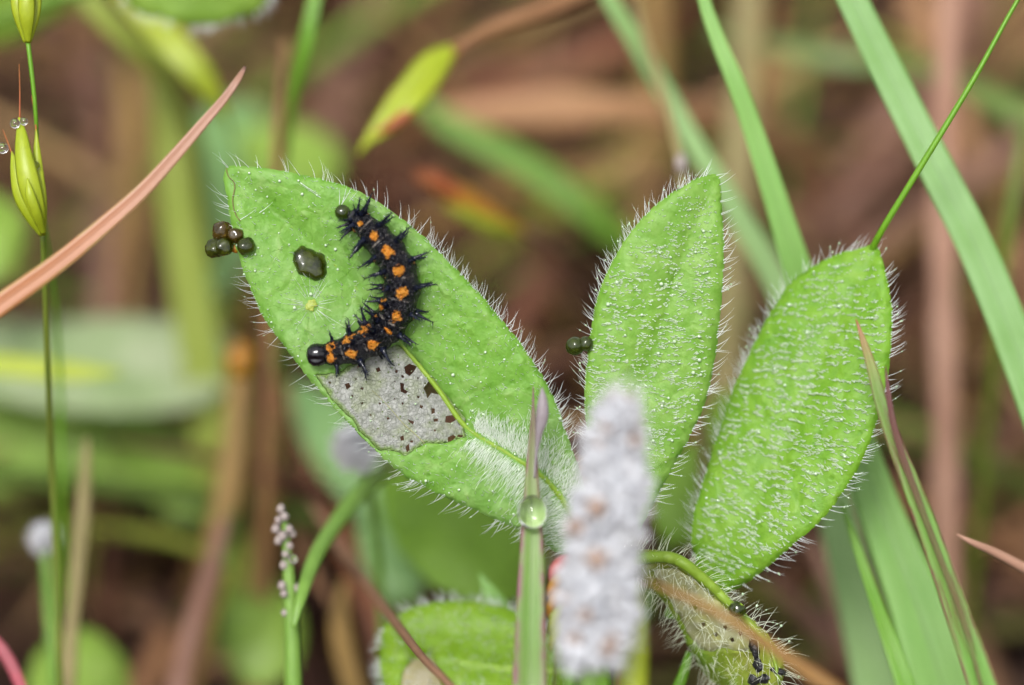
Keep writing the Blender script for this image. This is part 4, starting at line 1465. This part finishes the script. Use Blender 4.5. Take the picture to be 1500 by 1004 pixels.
R = rooted(path3([(62, 335, 126.5, 8), (66, 430, 128, 9), (71, 560, 130, 9.5), (76, 690, 132, 10), (82, 800, 133, 11), (88, 1010, 134, 12)]))
lg = empty('spikelet_grass', R[-1, :3], 'slender grass with a yellow green dewy spikelet at the left edge', 'grass')
C_ = catmull(R, 60)
V, F, uv = tube(C_[:, :3], C_[:, 3], 9)
mk('stem', V, F, M['stem_olive'], lg)
for pts in ([(17, 222, 125.5, 2), (24, 250, 125.3, 19), (35, 285, 125.2, 32), (50, 318, 125.4, 26), (62, 345, 125.8, 9)],
            [(28, 172, 125.6, 3), (31, 195, 125.3, 16), (35, 230, 125.0, 27), (43, 270, 124.9, 33), (54, 310, 125.2, 26), (63, 345, 125.8, 9)],
            [(53, 190, 125.8, 2), (54, 225, 125.6, 12), (55, 260, 125.4, 20), (58, 295, 125.4, 22), (63, 345, 125.8, 9)],
            [(40, 262, 124.6, 3), (44, 285, 124.5, 14), (53, 312, 124.8, 15), (63, 342, 125.6, 9)]):
    V, F, uv = scale_geo(pts)
    mk('scale', V, F, M['yellow_green'], lg)
for pts in ([(28, 94, 125.8, 1), (29, 130, 125.7, 1.6), (29, 174, 125.6, 2.6)], [(4, 190, 125.8, 1), (10, 205, 125.6, 1.8), (17, 224, 125.5, 2.4)], [(46, 140, 126, 1), (52, 178, 125.9, 2), (53, 195, 125.8, 3)]):
    V, F, uv = scale_geo(pts, 1.0, 6)
    mk('awn', V, F, M['red_tip'], lg)
for px, py, w, rr0, lab in ((22, 181, 125.2, 7.5, 'tiny dew drop at the top of the dewy spikelet'), (4, 217, 125.4, 8.5, 'dew drop on the outermost tip of the dewy spikelet'),
                            (52, 243, 125.1, 6.5, 'dew drop on the right flank of the dewy spikelet'), (35, 178, 125.3, 6, 'smallest dew drop beside the topmost one on the spikelet')):
    blob('dew_drop', px, py, w, rr0, rr0, rr0, M['dew'], label=lab, cat='dew drop', group='dew drops on the spikelet', lump=.02)

R = path3([(40, 55, 125.5, 7), (45, 95, 125.5, 7), (50, 140, 125.6, 6.5), (53, 180, 125.9, 6), (55, 230, 126.8, 5), (62, 300, 129, 5), (80, 430, 135, 6), (88, 560, 139, 7), (92, 740, 141, 8)])
R = rooted(R)
lg2 = empty('spikelet_grass', R[-1, :3], 'second slender grass whose spikelet is cut by the upper left corner', 'grass')
C_ = catmull(R, 70)
V, F, uv = tube(C_[:, :3], C_[:, 3], 9)
mk('stem', V, F, M['stem_thin'], lg2)
for pts in ([(22, -60, 125.4, 3), (24, -20, 125.2, 18), (28, 15, 125.1, 22), (38, 62, 125.5, 8)], [(52, -70, 125.6, 3), (52, -20, 125.4, 18), (49, 20, 125.3, 20), (42, 62, 125.5, 8)], [(38, -60, 125, 4), (38, -20, 124.8, 22), (39, 20, 124.8, 24), (41, 62, 125.4, 8)]):
    V, F, uv = scale_geo(pts)
    mk('scale', V, F, M['yellow_green'], lg2)

# ================================================================== the woolly flower spike in front
ax = path3([(909, 590, 112.9, 22), (906, 606, 112.8, 54), (900, 650, 112.7, 84), (890, 740, 112.3, 104), (880, 850, 111.9, 118), (870, 945, 111.5, 120), (866, 975, 111.3, 80)])
axc = catmull(ax, 60)
st = rooted(path3([(866, 970, 111.3, 26), (862, 1010, 111.1, 26)]))
spk = empty('woolly_flower_spike', st[-1, :3], 'blurred white woolly flower spike standing in front of the hairy plant', 'flower')
C_ = catmull(st, 20)
V, F, _ = tube(C_[:, :3], C_[:, 3], 10)
mk('stalk', V, F, M['stem_green'], spk)
V, F, _ = tube(axc[:, :3], axc[:, 3] * .58, 16)
mk('core', V, F, M['wool'], spk)


def floret_mesh(seed):
    r = np.random.default_rng(seed)
    parts, mi = [], []
    for a in range(4):                                     # four woolly bracts cupping the centre
        an = a * math.pi / 2 + .4 + r.normal(0, .12)
        z = np.linspace(0, 1, 6)
        c = np.stack([np.cos(an) * (.25 + .55 * np.sin(z * 1.7)), np.sin(an) * (.25 + .55 * np.sin(z * 1.7)), z * .75], 1)
        v, f, _ = tube(c, np.interp(z, [0, .5, 1], [.25, .42, .08]), 7, .5, ref=np.array([math.cos(an), math.sin(an), .2]))
        parts.append((v, f)); mi += [0] * len(f)
    tv, tf = ICO2
    v = tv * np.array([.36, .36, .3]) + np.array([0, 0, .5])
    parts.append((v, tf)); mi += [1] * len(tf)
    for a in range(4):                                     # withered corolla lobes
        an = a * math.pi / 2 + r.normal(0, .2)
        z = np.linspace(0, 1, 4)
        c = np.stack([np.cos(an) * z * .5, np.sin(an) * z * .5, .7 + .12 * np.sin(z * 3)], 1)
        v, f, _ = tube(c, np.array([.12, .17, .13, .02]), 5, .3, ref=np.array([0, 0, 1.0]))
        parts.append((v, f)); mi += [1] * len(f)
    V, F = merge(parts)
    return mesh_data('floret', V, F, [M['wool'], M['floret_brown'] if seed % 2 else M['wool']], midx=mi)


FLM = [floret_mesh(i) for i in range(4)]
Ta = tangents(axc[:, :3])
Sa = unit(np.cross(Ta, np.broadcast_to(-FWD, Ta.shape)))
Na = np.cross(Sa, Ta)
r = np.random.default_rng(33)
NF = 72
WB, WD = [], []
for i in range(NF):
    t = (i + .5) / NF
    j = min(int(t * 58) + 1, 58)
    an = i * 2.39996 + r.normal(0, .28)
    d = math.cos(an) * Sa[j] + math.sin(an) * Na[j]
    upw = -Ta[j]
    dirv = unit(d + upw * (.35 + (1 - t) ** 6 * 2.5) + r.normal(0, .12, 3))
    rr0 = axc[j, 3]
    sz = 29 * K * 109 * (0.72 + .4 * min(1, t * 3)) * r.uniform(.7, 1.3)
    o = bpy.data.objects.new('floret', FLM[r.integers(4)])
    COL.objects.link(o)
    o.parent = spk
    q = Vector(dirv).to_track_quat('Z', 'Y')
    pos = axc[j, :3] + d * rr0 * .55
    o.matrix_local = Matrix.Translation(Vector(pos - ORG[spk.name])) @ q.to_matrix().to_4x4() @ Matrix.Rotation(r.uniform(0, 6.28), 4, 'Z') @ Matrix.Diagonal((sz, sz, sz, 1))
    for _ in range(28):
        a2 = r.uniform(0, 6.28)
        off_ = unit(np.cross(d, upw)) * math.cos(a2) + upw * math.sin(a2)
        WB.append(pos + off_ * sz * .8 + dirv * sz * .45)
        WD.append(unit(dirv * .7 + off_ * r.uniform(.2, .9) + r.normal(0, .2, 3)))
n = len(WB)
V, F = hairs_geo(WB, WD, r.uniform(10, 30, n) * K * 109, .022, r.normal(0, .2, (n, 3)))
mk('wool_hair', V, F, M['wool_hair'], spk, kind='stuff')
blob('dew_drop', 925, 795, 110.2, 11, 12, 10, M['dew'], label='round dew drop caught in the wool of the white flower spike', cat='dew drop', lump=.02)

# red and yellow scaled bud behind the spike
rb = empty('scaly_bud', P(815, 960, 121), 'small red, orange and lime scaly spikelet left of the white flower spike', 'spikelet')
V, F, uv = stem_geo([(818, 850, 121.5, 6), (815, 940, 121, 6), (812, 1010, 121, 6)], 8)
mk('stem', V, F, M['stem_olive'], rb)
for pts, mt in (([(836, 812, 121.6, 4), (826, 822, 121.4, 20), (814, 838, 121.3, 22), (806, 852, 121.4, 6)], 'red_scale'),
                ([(830, 838, 121.2, 4), (818, 848, 121.1, 16), (808, 862, 121.1, 14), (802, 874, 121.2, 4)], 'orange_scale'),
                ([(826, 860, 121.1, 4), (814, 874, 121, 16), (806, 890, 121, 13), (802, 904, 121.1, 4)], 'orange_scale'),
                ([(824, 884, 121.1, 4), (814, 900, 121, 15), (808, 918, 121, 12), (804, 930, 121.1, 4)], 'lime_scale'),
                ([(826, 906, 121, 4), (816, 924, 120.9, 14), (808, 942, 120.9, 10), (806, 955, 121, 4)], 'lime_scale')):
    V, F, uv = scale_geo(pts, .5)
    mk('scale', V, F, M[mt], rb)

# foreground brown stem over the withered leaf
stalk('dry_straw', 'blurred orange brown stem lying in front of the withered leaf', [(940, 848, 113, 3), (968, 860, 113.6, 9), (1020, 882, 113.2, 13), (1085, 918, 112.6, 16), (1150, 962, 112, 20), (1225, 1015, 111.4, 26)], mat_plain('amber_stem', S(196, 156, 92), S(170, 118, 52), .35, .5, .3), cat='stem')
stalk('red_brown_stem', 'reddish brown stem crossing the lowest rounded leaf', [(455, 735, 148, 8), (490, 790, 144, 16), (540, 860, 136, 17), (585, 920, 128.5, 14), (625, 970, 122.5, 12), (665, 1012, 119.5, 13)], mat_plain('redbrown', S(164, 124, 96), S(138, 100, 78), .5, .5, .1), cat='stem')
blade('grass_shoot', 'short pale green tip sprouting behind the lowest rounded leaf', [(702, 840, 133, 3), (712, 858, 133, 14), (726, 880, 133, 26), (742, 915, 134, 34), (750, 1010, 135, 36)], M['grass'], fold=.4)
for lab, pts, mt in (('pinkish red stem beneath the white flower spike', [(915, 935, 118, 5), (908, 975, 118, 7), (903, 1012, 118, 8)], 'rose_stem'),
                     ('yellow green blade right beside the foot of the white flower spike', [(936, 850, 115, 4), (934, 900, 115, 26), (930, 950, 114.5, 40), (926, 1012, 114, 44)], 'yellow_green'),
                     ('green stem tucked below the withered leaf', [(1010, 955, 128, 10), (1002, 985, 128, 16), (990, 1015, 128, 18)], 'stem_thin'),
                     ('green stem directly under the white flower spike on its left', [(842, 940, 116, 10), (838, 980, 116, 18), (834, 1012, 116, 18)], 'stem_green')):
    stalk('stem', lab, pts, M[mt], cat='stem', flat=.6)

# ================================================================== plants behind, out of focus
def bgleaf(name, label, outline, w, tilt, mat, root_at, hairy=False, cat='leaf', bulge=.9):
    o = smooth_outline(outline, 12, 4, 7)
    cx, cy = o.mean(0)
    sp = max(np.ptp(o[:, 0]), np.ptp(o[:, 1])) / 2

    def dep(x, y):
        q = np.hypot(x - cx, y - cy) / sp
        return np.minimum(w + tilt[0] * (x - cx) + tilt[1] * (y - cy) + bulge * q * q + .4 * vnoise(x, y, .02, cx) + .3 * np.exp(-np.abs(y - cy - .1 * (x - cx)) / 12), ground_w(y, 1.0))
    V, F = sheet(o, dep, 16, .3, seed=3)
    rx, ry = root_at
    R = path3([(cx * .4 + rx * .6, cy * .4 + ry * .6, float(dep(np.array([cx * .4 + rx * .6]), np.array([cy * .4 + ry * .6]))[0]) + .4, 8), (rx, ry, float(dep(np.array([float(rx)]), np.array([float(ry)]))[0]) + 1, 12)])
    R = rooted(R)
    e = empty(name, R[-1, :3], label, cat, 'blurred leaves behind')
    mk('leaf', V, F, mat, e)
    C_ = catmull(R, 24)
    V, F, _ = tube(C_[:, :3], C_[:, 3], 8)
    mk('leaf_stalk', V, F, M['stem_green'], e)
    if hairy:
        B, Dm, L, r_, bd = margin_hairs(o, dep, .3, 20, 1, .2, .2, .022, seed=5)
        V, F = hairs_geo(B, Dm, L, r_, bd)
        mk('hair', V, F, M['hair'], e, kind='stuff')
    return e


bgleaf('broad_leaf', 'large grey green leaf lying flat at the left edge', [(-60, 490), (90, 468), (240, 468), (330, 490), (352, 540), (300, 590), (170, 606), (20, 590), (-70, 560)], 164, (0, -.03), M['bg_greygreen'], (-60, 540))
bgleaf('broad_leaf', 'green leaf below the large grey green one at left', [(-70, 590), (60, 580), (190, 600), (280, 640), (325, 700), (318, 762), (262, 765), (190, 712), (90, 700), (-70, 725)], 168, (0, -.02), M['bg_green'], (-60, 660))
bgleaf('broad_leaf', 'round green leaf in the lower left corner', [(46, 975), (80, 935), (125, 922), (170, 950), (192, 1000), (170, 1050), (90, 1060), (45, 1030)], 152, (0, -.02), M['bg_green'], (110, 1050))
bgleaf('broad_leaf', 'bright green leaf showing beneath the eaten leaf', [(560, 700), (640, 680), (740, 740), (800, 800), (790, 860), (720, 890), (640, 860), (575, 790)], 146, (0, -.02), M['bg_bright'], (760, 870))
bgleaf('hairy_leaf', 'green leaf with a hairy rim cut by the upper edge', [(180, -30), (400, -30), (392, 6), (350, 28), (300, 38), (240, 30), (190, 10)], 138, (0, .01), M['bg_green'], (220, -20), hairy=True)
bgleaf('broad_leaf', 'dark green leaf in the upper left corner', [(-60, -50), (100, -50), (112, 0), (60, 40), (20, 62), (-60, 60)], 158, (0, .02), M['bg_green'], (-50, 10))
bgleaf('broad_leaf', 'green leaf at the left edge below the dewy spikelet', [(-70, 285), (10, 290), (40, 330), (22, 390), (-70, 430)], 158, (0, -.02), M['bg_green'], (-60, 360))
bgleaf('broad_leaf', 'pale green leaf behind the tip of the eaten leaf', [(350, 200), (400, 182), (460, 186), (500, 230), (480, 280), (410, 290), (360, 255)], 172, (0, -.03), M['bg_green'], (420, 290))
bgleaf('broad_leaf', 'green leaf between the bases of the two upright leaves', [(960, 700), (1020, 640), (1060, 570), (1095, 600), (1060, 740), (1010, 800), (970, 790)], 146, (0, -.02), M['bg_bright'], (985, 790))
bgleaf('broad_leaf', 'small teal green leaf above the lowest rounded leaf', [(530, 760), (575, 740), (620, 800), (612, 880), (570, 890), (535, 840)], 152, (0, -.02), M['bg_teal'], (580, 885))
bgleaf('broad_leaf', 'green leaf left of the tiny beaded stem', [(330, 880), (390, 840), (440, 900), (430, 980), (370, 1010), (330, 960)], 158, (0, -.02), M['bg_green'], (380, 1005))
bgleaf('broad_leaf', 'teal leaf below the white tuft under the eaten leaf', [(430, 560), (500, 590), (560, 660), (600, 760), (560, 780), (490, 720), (440, 640)], 158, (0, -.02), M['bg_teal'], (560, 775))
bgleaf('broad_leaf', 'pale leaf half hidden by the salmon dry blade', [(300, 160), (370, 150), (400, 200), (380, 330), (330, 430), (290, 420), (285, 280)], 174, (0, -.03), M['bg_teal'], (320, 425))

blade('grass_shoot', 'yellow green blade slanting from the upper left edge', [(150, -90, 152, 30), (196, -5, 150, 44), (250, 60, 150, 46), (300, 120, 150, 36), (330, 170, 151, 10), (335, 200, 153, 5)][::-1] , M['yellow_green'], root=False)
blade('grass_shoot', 'second yellow green blade left of the slanting one', [(90, -60, 152, 30), (130, 0, 152, 34), (190, 60, 153, 34), (240, 110, 155, 26), (280, 190, 160, 24), (300, 330, 168, 30)], M['yellow_green2'])
blade('grass_shoot', 'wide olive yellow blade standing behind the salmon dry blade', [(220, 60, 160, 18), (240, 120, 160, 40), (252, 220, 161, 52), (265, 330, 162, 56), (282, 440, 163, 60), (300, 560, 164, 60)], M['yellow_green2'])
blade('grass_shoot', 'yellow green blade across the large grey green leaf', [(178, 546, 150, 5), (120, 545, 150, 26), (60, 541, 150, 32), (0, 535, 150, 34), (-80, 530, 150, 36)], M['yellow_green'])
blade('grass_shoot', 'green blade running up to the upper edge above the caterpillar', [(480, -90, 142, 14), (462, -5, 142, 18), (450, 50, 142, 19), (436, 110, 143, 18), (424, 170, 145, 15), (412, 250, 150, 14), (400, 420, 156, 14)], M['grass_vivid'])
stalk('dry_stalk', 'thin brown stalk beside the green blade above the eaten leaf', [(420, 60, 147, 8), (414, 110, 147, 13), (409, 180, 147, 14), (405, 250, 148, 14), (398, 400, 150, 14)], M['straw_tan'])
blade('grass_shoot', 'blurred green blade slanting behind the caterpillar leaf towards the middle', [(600, 130, 168, 14), (650, 178, 168, 32), (720, 215, 168, 40), (800, 262, 168, 42), (870, 315, 168, 38), (920, 360, 169, 34), (990, 440, 172, 30)], M['bg_dark'])
blade('grass_shoot', 'blurred green blade across the upper right', [(1040, 44, 172, 14), (1120, 64, 172, 24), (1220, 85, 172, 28), (1300, 92, 171, 26), (1400, 118, 166, 30), (1460, 150, 164, 34), (1560, 200, 162, 36)], M['bg_dull'])
stalk('grass_stalk', 'yellowish stalk with a pale joint behind the tip of the upright leaf', [(930, 0, 150, 10), (945, 60, 144, 12), (968, 130, 141, 14), (988, 200, 139, 15), (998, 250, 138, 17), (1006, 320, 139, 17), (1020, 500, 141, 18)], M['straw_khaki'])
blob('pale_node', 998, 240, 137.6, 9, 14, 9, M['seed'], lump=.2, label='pale swollen joint on the yellowish stalk', cat='stalk joint')
stalk('grass_stalk', 'yellow green stalk at the far right edge', [(1510, 150, 148, 10), (1496, 220, 148, 18), (1480, 320, 148, 22), (1466, 420, 149, 20), (1450, 600, 152, 18)], M['stem_olive'])

# drooping spikelets with reddish tips
sp1 = empty('drooping_spikelet', P(900, -20, ground_w(-20)), 'yellow green spikelet hanging from a brown stalk above the caterpillar', 'spikelet')
V, F, uv = stem_geo([(664, 76, 143.5, 14), (700, 52, 145, 22), (760, 28, 147, 28), (830, 2, 149, 30), (930, -50, 154, 30), (1000, -40, 190, 30), (1010, -20, None, 30)], 9, root=False)
mk('stem', V, F, M['straw_tan'], sp1)
for pts, mt in (([(524, 226, 141.5, 4), (552, 190, 141.5, 22), (590, 138, 142, 30), (628, 96, 142.5, 26), (662, 72, 143, 12)], 'yellow_green'),
                ([(532, 214, 141, 4), (566, 190, 140.8, 16), (606, 150, 141, 28), (640, 108, 142, 24), (664, 74, 143, 10)], 'yellow_green'),
                ([(548, 196, 140.8, 3), (572, 184, 140.6, 14), (600, 162, 140.8, 14), (628, 130, 141.6, 5)], 'red_tip'),
                ([(570, 168, 142, 4), (600, 114, 142.5, 16), (634, 82, 143, 18), (662, 70, 143.4, 10)], 'yellow_green'),
                ([(640, 122, 142, 4), (654, 98, 142.6, 12), (668, 72, 143.2, 10)], 'red_tip')):
    V, F, uv = scale_geo(pts)
    mk('scale', V, F, M[mt], sp1)
sp2 = empty('fallen_spikelet', P(900, 480, ground_w(480)), 'red and yellow spikelet hanging blurred between the leaf tips', 'spikelet')
V, F, uv = stem_geo([(765, 338, 151, 14), (800, 360, 154, 16), (850, 400, 164, 16), (900, 480, None, 16)], 8, root=False)
mk('stem', V, F, M['straw_mauve'], sp2)
for pts, mt in (([(608, 252, 148.5, 6), (640, 268, 148.5, 28), (680, 292, 149, 36), (730, 322, 150, 26), (768, 340, 151, 10)], 'orange_scale'),
                ([(606, 258, 148, 8), (630, 262, 148, 30), (662, 280, 148.5, 22), (690, 300, 149, 8)], 'red_tip'),
                ([(650, 300, 148.6, 4), (690, 318, 149, 22), (735, 334, 150, 20), (766, 342, 151, 8)], 'lime_scale')):
    V, F, uv = scale_geo(pts)
    mk('scale', V, F, M[mt], sp2)

# dry straws and stalks behind
for lab, pts, mt in (
        ('tan dry stalk lying level behind the yellow green spikelet', [(640, 172, 172, 30), (700, 168, 172, 48), (800, 162, 172, 56), (900, 160, 172, 56), (980, 164, 173, 50), (1080, 180, 178, 40)], 'straw_tan'),
        ('pinkish tan upright stalk right of the broad hairy leaf', [(1396, -80, 158, 36), (1392, 0, 158, 40), (1384, 200, 158, 42), (1382, 420, 157, 44), (1385, 640, 156, 44), (1386, 840, 155, 42), (1386, 900, 155, 42)], 'straw_pink'),
        ('khaki stalk standing behind the smooth green blade', [(1100, -60, 168, 40), (1095, 60, 168, 44), (1085, 200, 168, 46), (1075, 360, 168, 46), (1065, 520, 168, 46)], 'straw_khaki'),
        ('ochre dry stalk between the two upright leaf tips', [(955, -60, 182, 40), (960, 100, 182, 46), (950, 260, 182, 50), (935, 420, 180, 50)], 'straw_ochre'),
        ('wide mauve dry blade leaning behind the broad pale blade', [(1440, -20, 196, 60), (1370, 110, 192, 80), (1290, 230, 190, 90), (1210, 340, 188, 86), (1160, 430, 188, 60)], 'straw_mauve'),
        ('second mauve straw beneath the leaning mauve blade', [(1520, 190, 182, 40), (1420, 270, 182, 52), (1320, 340, 183, 54), (1220, 430, 184, 46)], 'straw_mauve'),
        ('brown stalk behind the left side running down to the lower edge', [(352, 500, 158, 26), (350, 560, 158, 36), (338, 700, 157, 40), (310, 840, 156, 42), (275, 1010, 154, 42)], 'straw_ochre'),
        ('mauve brown stalk at the bottom left of centre', [(330, 760, 150, 20), (305, 850, 150, 34), (280, 930, 150, 38), (262, 1010, 149, 40)], 'straw_mauve'),
        ('olive brown stalk behind the eaten leaf at its lower left', [(398, 560, 164, 24), (392, 680, 163, 34), (384, 800, 161, 38), (372, 1010, 158, 40)], 'straw_ochre'),
        ('reddish brown straw leaning beneath the eaten leaf', [(400, 560, 168, 20), (450, 660, 166, 34), (490, 760, 164, 34), (540, 880, 160, 32), (580, 1010, 158, 32)], 'straw_brown'),
        ('brown straw under the wide lower right blades', [(1110, 840, 162, 14), (1180, 900, 160, 26), (1240, 960, 158, 30), (1290, 1015, 156, 32)], 'straw_mauve'),
        ('mauve straw slanting along the lower right blades', [(1190, 790, 154, 14), (1225, 880, 153, 26), (1255, 960, 152, 28), (1275, 1020, 151, 28)], 'straw_pink'),
        ('ochre stalk at the bottom beside the teal leaf', [(505, 850, 150, 10), (498, 900, 150, 26), (505, 960, 150, 30), (520, 1015, 150, 30)], 'straw_ochre'),
        ('dark red stem in the lower left corner', [(-60, 900, 132, 14), (0, 948, 132, 18), (22, 985, 132, 18), (36, 1020, 132, 18)], 'rose_stem'),
        ('tan straw leaning at the upper right corner', [(1330, -40, 186, 40), (1380, 100, 186, 44), (1440, 260, 186, 40), (1500, 400, 184, 40)], 'straw_tan'),
        ('brown straw crossing under the caterpillar leaf edge', [(820, 330, 190, 30), (780, 430, 188, 46), (740, 500, 187, 46), (690, 600, 186, 46)], 'straw_brown'),
        ('pale straw behind the upper middle', [(1000, 10, 205, 40), (900, 70, 203, 50), (800, 110, 202, 50), (700, 130, 203, 40)], 'straw_brown'),
        ('mauve straw standing behind the upper left spikelet', [(130, 90, 196, 40), (140, 200, 194, 52), (150, 320, 190, 50), (155, 430, 188, 46)], 'straw_mauve'),
        ('olive straw beside the left mauve straw', [(190, 100, 184, 30), (196, 230, 182, 40), (190, 340, 180, 42), (180, 460, 178, 40)], 'straw_ochre'),
        ('mauve straw leaning behind the upper centre', [(560, -30, 206, 44), (530, 60, 204, 54), (500, 130, 202, 50), (470, 220, 200, 44)], 'straw_mauve'),
        ('small tan blade tip rising in the lower left', [(127, 640, 141, 3), (126, 670, 141, 16), (122, 740, 141, 22), (114, 830, 141, 22), (104, 930, 141, 22), (98, 1015, 141, 22)], 'straw_khaki'),
):
    stalk('dry_straw', lab, pts, M[mt], cat='straw', flat=.45, wob=.25, sides=10)
blob('dry_bud', 352, 528, 150, 22, 24, 20, M['orange_scale'], lump=.3, seed=2, label='small orange dry bud on the brown stalk at left', cat='bud')

# green beaded seed stalk under the eaten leaf -----------------------------------
R = rooted(path3([(416, 752, 130, 8), (420, 800, 130, 13), (424, 860, 130, 20), (428, 930, 130, 24), (430, 1015, 130, 26)]))
sb = empty('seed_stalk', R[-1, :3], 'green stalk topped with tiny pale beads and an arching side branch', 'plant')
C_ = catmull(R, 50)
V, F, _ = tube(C_[:, :3], C_[:, 3], 10)
mk('stem', V, F, M['stem_green'], sb)
V, F, uv = stem_geo([(565, 690, 140, 26), (530, 720, 137, 26), (490, 770, 134, 24), (458, 825, 131, 22), (440, 880, 129.3, 16), (430, 920, 128.8, 8)], 10, root=False, flat=.6)
mk('branch', V, F, M['stem_green'], sb)
r = np.random.default_rng(17)
for i, (px, py, s_) in enumerate([(412, 746, 9), (417, 757, 9), (408, 762, 8), (404, 775, 9), (424, 776, 9), (414, 785, 10), (408, 792, 9), (428, 782, 8), (424, 800, 8), (418, 812, 8), (430, 820, 9), (416, 828, 9), (413, 858, 9), (426, 858, 11), (436, 862, 9), (416, 870, 8), (417, 898, 7)]):
    blob('seed', px, py, 129.7 + r.uniform(-.15, .3), s_ * .72, s_ * .8, s_ * .72, M['seed'], sb, lump=.25, seed=i, tpl=ICO2)
blob('dew_drop', 431, 819, 127.7, 6, 6, 6, M['dew'], label='dew drop among the tiny pale beads of the seed stalk', cat='dew drop', lump=.02)


def tuft(name, label, px, py, w, rad_, stem_pts, n=60, seed=0):
    r = np.random.default_rng(seed)
    R = rooted(path3(stem_pts))
    e = empty(name, R[-1, :3], label, 'flower')
    C_ = catmull(R, 30)
    V, F, _ = tube(C_[:, :3], C_[:, 3], 8)
    mk('stem', V, F, M['stem_green'], e)
    q = unit(r.normal(0, 1, (n, 3)))
    parts = []
    ctr = P(px, py, w)
    for d in q:
        tv, tf = ICO1
        sz = rad_ * K * w * r.uniform(.12, .34)
        parts.append((tv * sz + ctr + d * np.array([.75, .75, 1.1]) * rad_ * K * w * r.uniform(.3, 1.15), tf))
    V, F = merge(parts)
    mk('flower_head', V, F, M['wool'], e)
    d = unit(r.normal(0, 1, (n * 10, 3)))
    V, F = hairs_geo(ctr + d * rad_ * K * w * .7, unit(d + r.normal(0, .3, d.shape)), rad_ * K * w * r.uniform(.3, .7, len(d)), .03, r.normal(0, .2, d.shape))
    mk('wool_hair', V, F, M['wool_hair'], e, kind='stuff')


tuft('white_tuft', 'blurred white tuft hanging just below the eaten patch of the leaf', 520, 655, 138, 34, [(528, 675, 138.5, 14), (545, 740, 140, 14), (560, 900, 143, 14), (565, 1015, 144, 14)], 70, 1)
tuft('white_tuft', 'small blurred white head in the lower left', 64, 788, 142, 22, [(66, 805, 142, 14), (74, 900, 142, 20), (84, 1015, 142, 24)], 40, 2)
